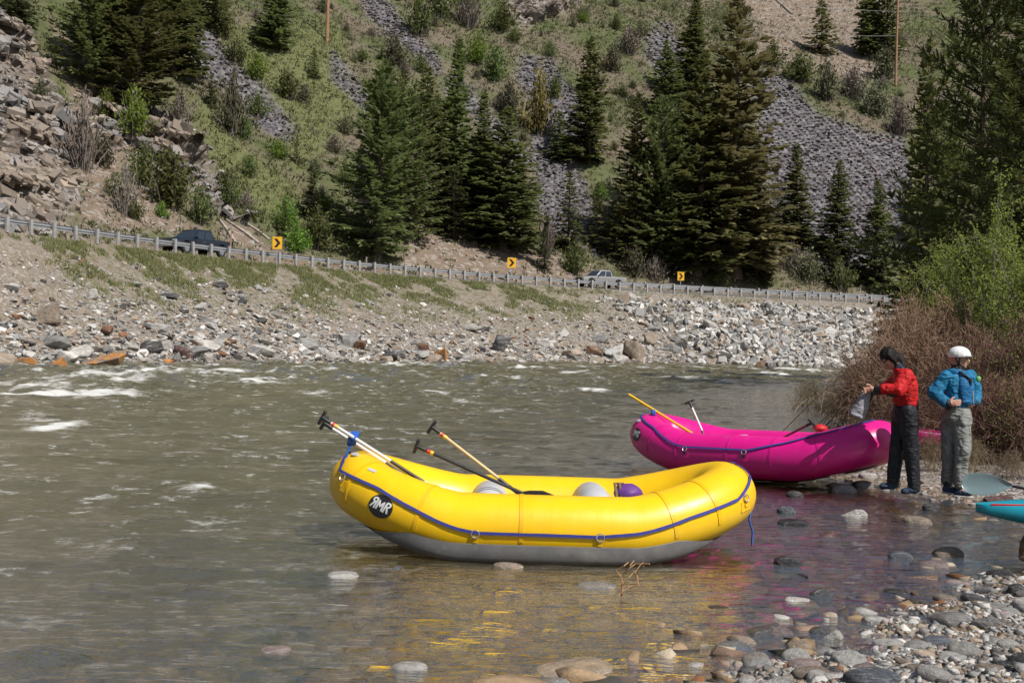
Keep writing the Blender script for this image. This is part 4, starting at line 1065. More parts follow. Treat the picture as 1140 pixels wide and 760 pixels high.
pickup('pickup_truck', plain('dark_paint', (0.012, 0.018, 0.032), 0.18, 0.1, 0.05, 1, coat=0.8), 'dark blue pickup driving left near the rocky outcrop', 216, 3.9)
# ================================================================ TREES AND SHRUBS
def leaf_mat(name, c_dark, c_lite, trans=0.25, tip=None, rough=0.7, hue=0.06):
    k = N(name); oi = k.n('ShaderNodeObjectInfo'); p = k.pos('World')
    n = k.noise(p, 0.9, 3, 0.6)
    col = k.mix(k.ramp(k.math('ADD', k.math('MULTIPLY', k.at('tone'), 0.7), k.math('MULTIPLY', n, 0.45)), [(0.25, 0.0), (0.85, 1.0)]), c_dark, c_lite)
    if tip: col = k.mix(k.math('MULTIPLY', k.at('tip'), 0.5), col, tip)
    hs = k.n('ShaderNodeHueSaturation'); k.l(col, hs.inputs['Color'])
    k.l(k.math('ADD', 0.5 - hue / 2, k.math('MULTIPLY', oi.outputs['Random'], hue)), hs.inputs['Hue'])
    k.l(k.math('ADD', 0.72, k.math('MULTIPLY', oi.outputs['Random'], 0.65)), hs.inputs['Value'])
    k.base(hs.outputs[0]); k.rough(rough); k.b.inputs['Specular IOR Level'].default_value = 0.25
    tr = k.n('ShaderNodeBsdfTranslucent'); k.l(hs.outputs[0], tr.inputs[0])
    m = k.n('ShaderNodeMixShader'); m.inputs[0].default_value = trans; k.l(k.b.outputs[0], m.inputs[1]); k.l(tr.outputs[0], m.inputs[2]); k.l(m.outputs[0], k.out.inputs[0])
    return k.m
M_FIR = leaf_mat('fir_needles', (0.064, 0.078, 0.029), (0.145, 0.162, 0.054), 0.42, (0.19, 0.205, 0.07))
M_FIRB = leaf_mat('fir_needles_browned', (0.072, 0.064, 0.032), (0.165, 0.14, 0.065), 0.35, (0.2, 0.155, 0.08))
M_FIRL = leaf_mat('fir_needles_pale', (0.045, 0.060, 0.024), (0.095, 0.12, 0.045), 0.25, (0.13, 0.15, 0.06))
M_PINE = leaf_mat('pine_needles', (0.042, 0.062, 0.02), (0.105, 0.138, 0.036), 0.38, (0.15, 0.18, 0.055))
M_BARK = plain('bark', (0.13, 0.095, 0.072), 0.9, 0, 0.35, 4, bump=0.6, bscale=12)
M_BARKG = plain('grey_bark', (0.22, 0.19, 0.165), 0.9, 0, 0.3, 6, bump=0.4, bscale=15)

class Leaves:
    def __init__(s): s.v = []; s.tone = []; s.tip = []
    def quad(s, a, d, w, up, tone, tip0, tip1):
        """diamond leaf from a along d"""
        side = d.cross(up)
        if side.length < 1e-6: side = d.cross(Vector((1, 0, 0)))
        side = side.normalized() * w
        m = a + d * 0.45
        s.v += [a[:], (m + side)[:], (a + d)[:], (m - side)[:]]; s.tone += [tone] * 4; s.tip += [tip0, (tip0 + tip1) / 2, tip1, (tip0 + tip1) / 2]
    def mesh(s, name, mat):
        n = len(s.v) // 4
        me = mesh_np(name, np.array(s.v), np.arange(n * 4).reshape(-1, 4), False, [mat]); attr(me, 'tone', s.tone); attr(me, 'tip', s.tip)
        return me
def conifer(seed, H, Rad, mat, whorl=0.42, nb=9, prof=0.9, droop=-0.25, tuft=0.75, first=0.06, gap=0.12, ragged=0.3, dens=1.0, clump=False):
    r = random.Random(seed); L = Leaves(); tr = MB()
    bend = r.uniform(-0.02, 0.02)
    def axis(z): return Vector((bend * z + 0.1 * math.sin(z * 0.4 + seed), bend * 0.5 * z, z))
    tr.tube([axis(H * f) for f in (0, .05, .15, .35, .6, .85, 1.0)], [H * .024, H * .018, H * .015, H * .011, H * .007, H * .003, 0.01], 8)
    sect = [r.uniform(1 - ragged, 1 + ragged * 0.7) for _ in range(12)]
    z = H * first
    while z < H * 0.985:
        f = z / H
        full = Rad * (1 - f) ** prof * min(1.0, 0.62 + f * 2.2)
        m = max(3, int(nb * (0.55 + 0.45 * (1 - f))))
        a0 = r.uniform(0, 6.28)
        for b in range(m):
            if r.random() < gap: continue
            az = a0 + 6.283 * b / m + r.uniform(-0.3, 0.3)
            sc = sect[int((az % 6.283) / 6.284 * 6) + (6 if f > 0.45 else 0)]
            ln = (full * r.uniform(0.62, 1.12) * sc) + 0.12
            el = droop + (0.9 * f) + r.uniform(-0.12, 0.12)
            d = Vector((math.cos(az) * math.cos(el), math.sin(az) * math.cos(el), math.sin(el)))
            p0 = axis(z); steps = max(2, int(ln / (0.36 / dens)))
            tone0 = r.random()
            if ln > 1.0: tr.tube([p0, p0 + d * ln * 0.5, p0 + d * ln * 0.9 + Vector((0, 0, 0.04 * ln))], [0.05, 0.03, 0.012], 4, False)
            for q in range(steps):
                g = (q + r.random()) / steps
                if g < 0.15 and ln > 1.2 and r.random() < 0.7: continue
                c = p0 + d * ln * g + Vector((0, 0, (0.13 * g * g - 0.10 * g) * ln))
                tw = tuft * (0.55 + 0.6 * (1 - abs(g - 0.55))) * min(1.0, 0.35 + ln / 2.2)
                tone = min(1, max(0, 0.6 * tone0 + 0.4 * r.random()))
                for sgn in ((-1, 1, 0) if not clump else (-1, 1, 0, 2, 3, 4, 5)):
                    aa = az + sgn * r.uniform(0.5, 1.1); ee = el + r.uniform(-0.45, 0.25) + (0.15 if sgn == 0 else 0)
                    if clump: aa = az + r.uniform(-1.9, 1.9); ee = r.uniform(-0.4, 1.2)
                    dd = Vector((math.cos(aa) * math.cos(ee), math.sin(aa) * math.cos(ee), math.sin(ee))) * tw * r.uniform(0.7, 1.2)
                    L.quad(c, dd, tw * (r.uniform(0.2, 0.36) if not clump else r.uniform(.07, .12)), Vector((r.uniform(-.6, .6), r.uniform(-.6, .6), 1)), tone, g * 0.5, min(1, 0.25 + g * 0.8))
        z += whorl * r.uniform(0.75, 1.25) * (0.65 + 0.35 * (1 - f))
    for k_ in range(6): L.quad(axis(H * (0.95 + .008 * k_)), Vector((r.uniform(-.2, .2), r.uniform(-.2, .2), 0.5)), 0.08, Vector((1, .2, 0)), 0.6, .5, 1)
    t_ = tr.build('trunk', M_BARK); tm = t_.data; bpy.data.objects.remove(t_)
    return tm, L.mesh('crown', mat)
KIND = {
 'fir': conifer(1, 20, 4.3, M_FIR, prof=0.85, ragged=0.3),
 'fir2': conifer(2, 20, 4.0, M_FIR, prof=0.8, ragged=0.4, gap=0.16),
 'broad': conifer(3, 16, 5.0, M_FIR, prof=0.55, ragged=0.42, nb=8, droop=-0.1, tuft=0.6),
 'spire': conifer(4, 20, 2.7, M_FIR, prof=0.9, ragged=0.25, whorl=0.36),
 'brown': conifer(5, 22, 3.3, M_FIRB, prof=0.7, ragged=0.4, gap=0.2),
 'pale': conifer(6, 9, 2.2, M_FIRL, prof=0.75, ragged=0.35, whorl=0.32, tuft=0.55, nb=8),
 'young': conifer(7, 7, 1.5, M_FIR, prof=0.85, whorl=0.27, tuft=0.5, nb=8),
 'pine': conifer(8, 18, 5.2, M_PINE, prof=0.5, ragged=0.5, whorl=0.55, nb=8, droop=-0.05, tuft=0.5, gap=0.12, first=0.1, dens=1.7, clump=True),
 'pine2': conifer(9, 20, 4.6, M_PINE, prof=0.55, ragged=0.5, whorl=0.55, nb=8, droop=0.0, tuft=0.5, gap=0.15, first=0.1, dens=1.7, clump=True),
}
HGT = {'fir': 20, 'fir2': 20, 'broad': 16, 'spire': 20, 'brown': 22, 'pale': 9, 'young': 7, 'pine': 18, 'pine2': 20}
RADK = {'fir': 4.0, 'fir2': 3.9, 'broad': 4.8, 'spire': 2.5, 'brown': 3.1, 'pale': 2.0, 'young': 1.4, 'pine': 5.0, 'pine2': 4.6}
def tree(name, kind, base, h, w, label, group=None, cat='tree'):
    root = empty(name, base); tag(root, label, cat, group)
    tm, cm = KIND[kind]; sc = (w / 1.62 / RADK[kind], w / 1.62 / RADK[kind], h / HGT[kind]); rz = rnd.uniform(0, 6.28)
    for nm, me in (('trunk', tm), ('crown', cm)):
        o = bpy.data.objects.new(nm, me); COL.objects.link(o); o.parent = root; o.scale = sc; o.rotation_euler = (0, 0, rz)
    return root
trees = [ # px base, py base, py top, width px, kind, label
 (100, 96, -70, 92, 'broad', 'dark broad fir at the left of the clump above the outcrop'),
 (152, 122, -60, 112, 'broad', 'largest dark fir of the clump above the outcrop, its foot behind light green leaves'),
 (192, 84, -80, 74, 'fir2', 'dark fir at the right of the clump above the outcrop'),
 (128, 70, -110, 90, 'fir', 'tall dark fir behind the clump above the outcrop'),
 (238, 32, -70, 62, 'broad', 'dark fir cut off by the top edge beside the clump'),
 (20, 26, -40, 40, 'pale', 'olive fir at the top of the outcrop in the left corner'),
 (307, 54, -26, 50, 'fir2', 'open branched fir near the top left beside the utility pole'),
 (349, 86, 52, 17, 'young', 'little fir below the left utility pole'),
 (234, 118, 76, 16, 'pale', 'small pale conifer at the edge of the narrow stone run'),
 (330, 182, 148, 11, 'young', 'thin columnar conifer on the grass slope'),
 (349, 243, 190, 30, 'pale', 'small olive conifer left of the big round fir'),
 (316, 262, 220, 20, 'young', 'small dark conifer above the first chevron'),
 (248, 214, 190, 16, 'young', 'tiny conifer below the rocky rib'),
 (420, 288, 74, 118, 'broad', 'big round fir standing over the road left of centre'),
 (474, 246, 74, 74, 'fir', 'fir behind the right side of the big round one'),
 (503, 250, 44, 56, 'spire', 'tall spire topped fir behind the centre group'),
 (442, 230, 78, 60, 'fir2', 'fir peeking over the left of the centre group'),
 (530, 250, 150, 50, 'fir2', 'shorter fir filling the middle of the centre group'),
 (506, 266, 184, 46, 'pale', 'pale twiggy conifer in front of the centre group'),
 (560, 276, 118, 100, 'fir', 'cone shaped dark fir right of the centre group'),
 (655, 180, 42, 60, 'fir2', 'lone layered fir high up the middle stone run'),
 (622, 178, 124, 38, 'young', 'small fir left below the lone layered fir'),
 (632, 278, 192, 46, 'young', 'small dense fir above the silver pickup'),
 (664, 276, 204, 28, 'young', 'narrow small fir right of the small dense one'),
 (704, 288, 104, 62, 'fir', 'fir at the left edge of the tall dark stand'),
 (686, 290, 226, 40, 'young', 'young fir at the foot of the tall dark stand, leftmost'),
 (744, 292, 138, 80, 'fir2', 'dark fir inside the left half of the tall dark stand'),
 (742, 130, 44, 44, 'fir', 'fir standing back on the slope above the tall dark stand'),
 (770, 120, -2, 46, 'spire', 'narrow fir behind the brown topped tree'),
 (776, 306, 60, 112, 'fir', 'broad fir in the centre of the tall dark stand'),
 (816, 308, -14, 96, 'brown', 'tallest tree of the dark stand with a brownish top'),
 (800, 296, 96, 80, 'brown', 'brownish fir in front of the tallest tree'),
 (836, 300, 150, 50, 'fir2', 'fir at the right edge of the tall dark stand'),
 (750, 306, 258, 30, 'pale', 'light green young fir by the last chevron sign'),
 (726, 300, 240, 36, 'young', 'young fir between the silver pickup and the last chevron'),
 (884, 274, 160, 44, 'spire', 'slim fir at the left of the stone run on the right'),
 (930, 286, 178, 52, 'fir2', 'fir in the middle of the stone run on the right'),
 (973, 320, 200, 54, 'fir', 'dark fir at the lower right beside the end of the guardrail'),
 (922, 310, 264, 30, 'pale', 'small pale fir behind the right end of the guardrail'),
 (852, 315, 284, 24, 'young', 'stubby dark conifer just behind the guardrail right of the last chevron'),
 (865, 250, 210, 26, 'young', 'small fir at the right foot of the tall stand'),
 (914, 60, 0, 38, 'young', 'short dense fir at the top right of the slope'),
 (968, 62, -30, 36, 'spire', 'dark fir left of the right-hand utility pole'),
 (988, 66, -34, 34, 'fir', 'dark fir touching the right-hand utility pole'),
 (456, 268, 96, 72, 'broad', 'fir just right of the big round one, its crown merging with it'),
 (536, 262, 104, 52, 'spire', 'thin topped fir just left of the cone shaped fir'),
 (735, 298, 112, 84, 'broad', 'broad fir filling the left half of the tall dark stand'),
 (842, 312, 196, 44, 'pale', 'paler fir at the right foot of the tallest tree'),
 (606, 300, 250, 20, 'pale', 'pale shrubby conifer at the foot of the cone shaped fir'),
 (1062, 300, 120, 60, 'fir', 'fir on the far slope half hidden by the big pine'),
 (1120, 310, 60, 90, 'fir2', 'fir on the far slope behind the green willow'),
]
for px, py, pt, w, kd, lab in trees:
    b = hit(px, py); m = b.y / FPX
    tree('fir_tree', kd, (b.x, b.y, b.z - 0.4), (py - pt) * m * 1.03, w * m, lab, 'firs on the far slope')
def shore(px, D):
    a, _ = ray(px, 380); X_ = float(a) * D
    return Vector((X_, D, float(bed_z(np.array([X_]), np.array([float(D)]))[0]) if D < 60 else 0.9))
for px, D, pt, wpx, kd, lab in ((1088, 50, -110, 225, 'pine', 'big dark green pine at the right behind the willows'), (1150, 44, -140, 210, 'pine2', 'second big pine cut by the right edge of the frame'), (1030, 62, 40, 90, 'fir2', 'darker conifer behind the left side of the big pine'), (1135, 36, 300, 95, 'fir', 'small conifer among the willows at the right edge')):
    b = shore(px, D); top = P(px, pt, D).z
    tree('pine_tree', kd, b, top - b.z, wpx * D / FPX, lab, 'conifers on the near bank')

# ---- shrubs
def shrub(seed, kind):
    r = random.Random(seed); L = Leaves(); st = MB()
    n = 90 if kind != 'twig' else 150
    for i in range(n):
        az = r.uniform(0, 6.28); rr = abs(r.gauss(0, 0.45)); top = Vector((math.cos(az) * min(rr, 1.0), math.sin(az) * min(rr, 1.0), r.uniform(0.55, 1.25) * (1.1 - 0.5 * min(rr, 1.0))))
        b = Vector((math.cos(az) * 0.25 * rr, math.sin(az) * 0.25 * rr, -0.1)); tone0 = r.random()
        if i % (3 if kind != 'twig' else 1) == 0: st.tube([b, b.lerp(top, .5) + Vector((r.uniform(-.06, .06), r.uniform(-.06, .06), .08)), top], [0.016, 0.011, 0.005], 3, False)
        for q in range(16 if kind != 'twig' else 5):
            g = r.uniform(0.25, 1.0); c = b.lerp(top, g) + Vector((r.gauss(0, .07), r.gauss(0, .07), r.gauss(0, .06)))
            d = Vector((r.gauss(0, 1), r.gauss(0, 1), r.gauss(0.5, .8))).normalized() * r.uniform(.07, .16)
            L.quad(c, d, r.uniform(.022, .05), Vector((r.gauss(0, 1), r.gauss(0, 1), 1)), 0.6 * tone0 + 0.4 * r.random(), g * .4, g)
    s_ = st.build('stems', M_BARKG); sm = s_.data; bpy.data.objects.remove(s_)
    return sm, L.mesh('leaves', None) if False else L
M_SH = {'green': leaf_mat('shrub_leaves', (0.05, 0.065, 0.02), (0.135, 0.16, 0.048), 0.35, (0.17, 0.2, 0.06)), 'bright': leaf_mat('spring_leaves', (0.075, 0.12, 0.015), (0.17, 0.25, 0.035), 0.4, (0.22, 0.3, 0.05)),
        'olive': leaf_mat('sage_leaves', (0.06, 0.066, 0.035), (0.14, 0.14, 0.075), 0.3, (0.18, 0.17, 0.095)), 'twig': leaf_mat('bare_twigs', (0.07, 0.055, 0.042), (0.17, 0.135, 0.105), 0.1, (0.2, 0.16, 0.12)), 'yellow': leaf_mat('yellow_leaves', (0.12, 0.10, 0.03), (0.24, 0.2, 0.06), 0.35, (0.3, 0.25, 0.07))}
SH = {}
for kd in M_SH:
    SH[kd] = []
    for s in range(3):
        sm, L = shrub(100 + s + 7 * len(SH), kd); SH[kd].append((sm, L.mesh('leaves', M_SH[kd])))
def put_shrub(base, w, h, kd, label, group=None, name='shrub', parts=True):
    root = empty(name, base); tag(root, label, 'shrub', group)
    sm, lm = SH[kd][rnd.randrange(3)]; rz = rnd.uniform(0, 6.28)
    for nm, me in (('stems', sm), ('leaves', lm)):
        o = bpy.data.objects.new(nm, me); COL.objects.link(o); o.parent = root; o.scale = (w / 1.7, w / 1.7, h / 1.05); o.rotation_euler = (0, 0, rz)
shrubs = [ # px,py base, w,h px, kind, label
 (190, 232, 72, 52, 'green', 'big green shrub spilling down between the outcrop and the road'), (222, 248, 40, 32, 'green', 'rounded green shrub just above the dark pickup'), (160, 205, 46, 36, 'green', 'green shrub at the upper end of the roadside thicket'),
 (92, 188, 48, 62, 'twig', 'tall brown bare shrub in the gap between the outcrops'), (138, 238, 36, 44, 'twig', 'brown bare shrub behind the guardrail below the outcrop gap'), (148, 150, 44, 40, 'bright', 'bright green bush at the foot of the big clump'), (118, 130, 22, 24, 'bright', 'small bright green bush left of the clump foot'),
 (44, 112, 26, 20, 'olive', 'grey green bush growing on the left outcrop'), (180, 242, 22, 14, 'bright', 'small fresh green bush beside the roadside thicket'), (258, 150, 38, 54, 'olive', 'grey green upright shrub above the grass slope'),
 (286, 130, 30, 22, 'green', 'shrub at the edge of the narrow stone run'), (352, 276, 60, 34, 'green', 'green shrub beside the road right of the first chevron'), (330, 280, 40, 24, 'bright', 'fresh green shrub right beside the first chevron'), (404, 270, 36, 26, 'olive', 'grey shrub under the big round fir'),
 (310, 176, 30, 16, 'bright', 'low green shrub on the slope above the grass'), (320, 110, 40, 24, 'green', 'mid green shrub under the open branched fir'), (285, 90, 34, 24, 'bright', 'yellow green shrub right of the narrow stone run'), (262, 70, 34, 26, 'green', 'green shrub above the narrow stone run'),
 (490, 250, 34, 50, 'twig', 'grey bare shrub before the pale twiggy conifer'), (600, 150, 44, 56, 'yellow', 'yellowish shrub at the top of the middle stone run'), (618, 110, 26, 20, 'green', 'low shrub between the stone runs'), (640, 304, 40, 28, 'green', 'round green shrub behind the silver pickup'), (608, 286, 22, 40, 'twig', 'bare bush at the foot of the middle stone run'),
 (705, 308, 34, 26, 'olive', 'olive shrub right of the silver pickup'), (730, 312, 30, 22, 'twig', 'bare shrub by the last chevron sign'), (550, 90, 40, 30, 'green', 'green shrub right of the upper stone run'), (566, 130, 34, 30, 'olive', 'olive shrub over the middle stone run'), (530, 72, 38, 26, 'bright', 'fresh shrub on the slope above the centre'),
 (466, 40, 46, 34, 'green', 'green shrub beside the upper stone run'), (440, 74, 40, 28, 'olive', 'sage shrub left of the upper stone run'), (520, 30, 46, 38, 'twig', 'grey bare shrub near the top centre'), (490, 20, 40, 34, 'green', 'tall green shrub near the top centre'), (560, 36, 34, 28, 'green', 'green shrub under the top rock'),
 (890, 92, 44, 26, 'green', 'green shrub above the right stone run, leftmost'), (920, 112, 40, 34, 'olive', 'sage shrub above the right stone run, in the middle'), (950, 110, 42, 28, 'twig', 'bare shrub above the right stone run'), (975, 130, 46, 30, 'olive', 'sage shrub by the foot of the right-hand pole'), (985, 88, 40, 30, 'olive', 'grey shrub left of the right-hand pole'), (860, 74, 36, 22, 'green', 'green shrub at the upper left of the right stone run'), (1000, 150, 40, 26, 'twig', 'bare shrub at the right rim of the stone run'),
 (700, 60, 40, 24, 'twig', 'bare shrub above the lone layered fir'), (680, 80, 34, 20, 'olive', 'sage shrub right of the lone layered fir'), (900, 312, 44, 26, 'olive', 'olive bush behind the guardrail near its right end'), (935, 322, 40, 26, 'green', 'green bush behind the right end of the guardrail'), (880, 300, 30, 24, 'twig', 'bare bush behind the guardrail under the slim fir'), (800, 318, 30, 14, 'green', 'low bush at the foot of the tall dark stand'),
]
for px, py, w, h, kd, lab in shrubs:
    b = hit(px, py); m = b.y / FPX; put_shrub((b.x, b.y, b.z - 0.1), w * m * 1.1, h * m * 1.15, kd, lab)
R = np.random.RandomState(51); n = 0
while n < 175:
    px, py = R.uniform(100, 1010), R.uniform(-10, 262)
    j = int(np.argmin((H['PX'] - px) ** 2 + (H['PY'] - py) ** 2)); g = {q: H[q].ravel()[j] for q in ('scree', 'rock', 'soil', 'grass')}
    if g['scree'] > 0.25 or g['rock'] > 0.5 or (g['soil'] > 0.5 and R.rand() < 0.75) or (g['grass'] > 0.6 and R.rand() < 0.75): continue
    b = hit(px, py); kd = ['green', 'olive', 'twig', 'bright'][R.choice(4, p=[.34, .30, .26, .10])]
    w = R.uniform(1.2, 3.4)
    row = 'high' if py < 70 else 'midway' if py < 160 else 'low'
    where = 'above the outcrop' if px < 260 else 'above the grass slope' if px < 400 else 'around the centre firs' if px < 600 else 'around the tall dark stand' if px < 840 else 'around the right stone run'
    look = {'green': 'green leafy', 'olive': 'grey green sage', 'twig': 'bare brown', 'bright': 'fresh green'}[kd]
    put_shrub((b.x, b.y, b.z - 0.1), w, w * R.uniform(.5, .95), kd, '%s %s shrub %s on the slope %s' % ('large' if w > 2.4 else 'small', look, row, where), 'shrubs on the far slope')
    n += 1
# scrub cover of the hill, past counting
def cover(name, mask, n, size, cdark, clite, seed, tall=1.0, mat=None):
    R = np.random.RandomState(seed); i, pts = hill_pick(mask, n, R); pts[:, :2] += R.normal(0, 0.5, (n, 2))
    pts[:, 2] = np.interp(0, [0], [0]) + pts[:, 2]
    k5 = 5; Vv = []
    base = np.repeat(pts, k5, 0) + R.normal(0, 0.16, (n * k5, 3)) * np.array([1, 1, 0.2]); m = n * k5
    d = R.normal(0, 0.5, (m, 3)); d[:, 2] = np.abs(R.normal(0.75, 0.3, m)); d *= (size * R.uniform(.5, 1.2, m))[:, None] / np.linalg.norm(d, axis=1)[:, None] * np.array([1, 1, tall])
    sd = np.cross(d, R.normal(0, 1, (m, 3))); sd *= (size * 0.16 * R.uniform(.6, 1.3, m) / np.linalg.norm(sd, axis=1))[:, None]
    V = np.stack([base - np.array([0, 0, .05]), base + d * .5 + sd, base + d, base + d * .5 - sd], 1).reshape(-1, 3)
    me = mesh_np(name, V, np.arange(m * 4).reshape(-1, 4)); attr(me, 'tone', np.repeat(np.repeat(R.rand(n), k5) * .7 + .3 * R.rand(m), 4)); attr(me, 'tip', np.tile([0, .4, 1, .4], m))
    tag(link(name, me, mat or leaf_mat(name + '_leaves', cdark, clite, 0.3)), kind='stuff')
bare = (1 - H['scree']) * (1 - H['rock']) * (1 - 0.8 * H['soil'])
cn = smooth(-0.1, 0.25, fbm(H['X'] * 0.06, H['Y'] * 0.06, seed=301))
cover('hillside_scrub', bare * (0.25 + cn) * (1 - .6 * H['grass']), 26000, 0.5, (0.062, 0.072, 0.03), (0.12, 0.13, 0.052), 61)
cover('hillside_dry_brush', bare * (0.3 + 1 - cn), 15000, 0.5, (0.085, 0.072, 0.05), (0.15, 0.125, 0.09), 62)
cover('slope_grass', H['grass'] * (1 - H['rock']) + 0.12 * bare, 12000, 0.3, (0.10, 0.12, 0.035), (0.19, 0.2, 0.075), 63)
# grass on the embankment
R = np.random.RandomState(71); n = 34000
s = R.uniform(s_at(-30) - 8, s_at(985), n); v = np.abs(R.normal(0, 0.23, n)) + 0.015
t = -v * bankw(s); x, y, tx, ty = curve(s); X_ = x - ty * t; Y_ = y + tx * t; Z_ = hz(s, t, X_, Y_); qx, qy = proj(X_, Y_, Z_)
cl = fbm(X_ * 0.55, Y_ * 0.55, seed=303)
ok = (cl + 0.35 * fbm(X_ * 2.5, Y_ * 2.5, seed=305) > -0.03 + 0.55 * v - 0.14 * smooth(80, 160, qx) * smooth(640, 560, qx)) & (R.rand(n) < 0.15 + 0.85 * smooth(700, 600, qx)) & (R.rand(n) < 0.25 + .75 * smooth(20, 90, qx))
pts = np.stack([X_, Y_, Z_ - .03], -1)[ok]; n = len(pts); k5 = 5; m = n * k5
base = np.repeat(pts, k5, 0) + R.normal(0, .09, (m, 3)) * np.array([1, 1, .1]); d = R.normal(0, .35, (m, 3)); d[:, 2] = 1; d *= (R.uniform(.12, .34, m))[:, None]
sd = np.cross(d, R.normal(0, 1, (m, 3))); sd *= (0.022 * R.uniform(.6, 1.4, m) / np.linalg.norm(sd, axis=1))[:, None]
V = np.stack([base - sd, base + sd, base + d * .6 + sd * .8, base + d], 1).reshape(-1, 3)
me = mesh_np('embankment_grass', V, np.arange(m * 4).reshape(-1, 4)); attr(me, 'tone', np.repeat(np.repeat(R.rand(n), k5), 4)); attr(me, 'tip', np.tile([0, 0, .6, 1], m))
tag(link('embankment_grass', me, leaf_mat('bank_grass', (0.11, 0.13, 0.04), (0.23, 0.23, 0.095), 0.4, (0.27, 0.25, 0.13))), kind='stuff')

# ---- willows on the near bank
def stick(L, a, b, w, tone, bow=0.05, r=rnd, seg=3):
    """thin woody shoot as crossed slender strips"""
    pts = [a.lerp(b, i / seg) + Vector((0, 0, bow * math.sin(math.pi * i / seg))) for i in range(seg + 1)]
    for i in range(seg):
        d = pts[i + 1] - pts[i]; sd = d.cross(Vector((r.gauss(0, 1), r.gauss(0, 1), .3))).normalized()
        w0, w1 = w * (1 - i / seg * .7), w * (1 - (i + 1) / seg * .7)
        L.v += [(pts[i] - sd * w0)[:], (pts[i] + sd * w0)[:], (pts[i + 1] + sd * w1)[:], (pts[i + 1] - sd * w1)[:]]; L.tone += [tone] * 4; L.tip += [i / seg] * 2 + [(i + 1) / seg] * 2
M_WIL = leaf_mat('willow_twigs', (0.085, 0.048, 0.034), (0.24, 0.145, 0.10), 0.1, (0.29, 0.18, 0.125), hue=0.03); M_DRY = leaf_mat('dry_stalks', (0.10, 0.075, 0.045), (0.26, 0.2, 0.125), 0.15)
M_WLEAF = leaf_mat('willow_leaves', (0.125, 0.16, 0.03), (0.27, 0.32, 0.065), 0.5, (0.31, 0.36, 0.09)); M_GTW = leaf_mat('grey_twigs', (0.07, 0.06, 0.04), (0.17, 0.15, 0.11), 0.1); M_LIMB = plain('willow_limb', (0.16, 0.14, 0.115), 0.85, 0, 0.3, 8)
def willow(seed, n, leafy, spread=1.0, bare_w=0.0045):
    r = random.Random(seed); L = Leaves(); F = Leaves()
    for i in range(n):
        az = r.uniform(0, 6.28); q = min(.95, abs(r.gauss(0, .42))); b = Vector((r.gauss(0, .16), r.gauss(0, .16), -.05))
        top = Vector((math.cos(az) * q * spread, math.sin(az) * q * spread, r.uniform(.55, 1.08) * (1.05 - .35 * min(q, 1.2)))); tone = r.random()
        bow = r.uniform(-.02, .1); b.x *= 2.2; b.y *= 2.2; stick(L, b, top, bare_w * 1.2, tone, bow, r, 4)
        for j in range(9):
            g = r.uniform(.25, .97); c = b.lerp(top, g) + Vector((0, 0, bow * math.sin(math.pi * g)))
            d = ((top - b).normalized() * .35 + Vector((r.gauss(0, .7), r.gauss(0, .7), r.gauss(.1, .5)))).normalized() * r.uniform(.08, .26)
            stick(L, c, c + d, bare_w * .75, min(1, tone * .6 + r.random() * .5), .01, r, 2)
            for _ in range(leafy):
                e = c + d * r.uniform(.2, 1.0); ld = Vector((r.gauss(0, 1), r.gauss(0, 1), r.gauss(.2, 1))).normalized() * r.uniform(.016, .034)
                F.quad(e, ld, .007, Vector((r.gauss(0, 1), r.gauss(0, 1), 1)), r.random(), .3, 1)
    return L, F
WB = [(lambda LF: (LF[0].mesh('stems', M_WIL), LF[1].mesh('leaves', M_WLEAF)))(willow(201 + i, 420, 1 if i == 2 else 0 if i == 0 else 0, 1.0)) if i == 2 else (willow(201 + i, 420, 0, 1.0)[0].mesh('stems', M_WIL), None) for i in range(3)]
def put_willow(px, D, hpx, wpx, v, label, zup=0.0):
    b = shore(px, D); root = empty('willow_shrub', (b.x, b.y, b.z - 0.05 + zup)); tag(root, label, 'shrub', 'willows on the near bank')
    sc = (wpx * D / FPX / 1.5, wpx * D / FPX / 1.5, hpx * D / FPX * 0.69)
    for nm, me in zip(('stems', 'leaves'), WB[v]):
        if me is None: continue
        o = bpy.data.objects.new(nm, me); COL.objects.link(o); o.parent = root; o.scale = sc; o.rotation_euler = (0, 0, rnd.uniform(0, 6.28))
for a in ((985, 25, 150, 130, 0, 'bare reddish willow behind the red jacket'), (1030, 23, 175, 150, 1, 'tall bare reddish willow between the two people'), (1085, 21.5, 185, 150, 0, 'bare reddish willow right of the white helmet'), (1135, 20.5, 190, 150, 2, 'willow with first green leaves at the right edge'),
          (958, 31, 80, 70, 1, 'low bare willow at the water behind the pink raft'), (1000, 19, 120, 110, 2, 'willow with sparse leaves right behind the red jacket'), (1105, 18, 130, 130, 1, 'low tangled willow at the right of the blue jacket'), (1050, 18.5, 110, 110, 0, 'low tangled bare willow between the legs of the two people'), (1150, 17.2, 140, 120, 2, 'green tinged low willow by the kayak'), (1060, 29, 190, 170, 0, 'rear bare willow over the white helmet'), (1010, 32, 170, 150, 1, 'rear bare willow under the dark firs'), (1125, 27, 215, 170, 1, 'rear bare willow below the green willow tree'), (1165, 24, 215, 150, 0, 'rear bare willow cut by the right edge')):
    put_willow(*a)
tuft = [willow(231 + i, 150, 0, .8, .003)[0].mesh('stalks', M_DRY) for i in range(2)]
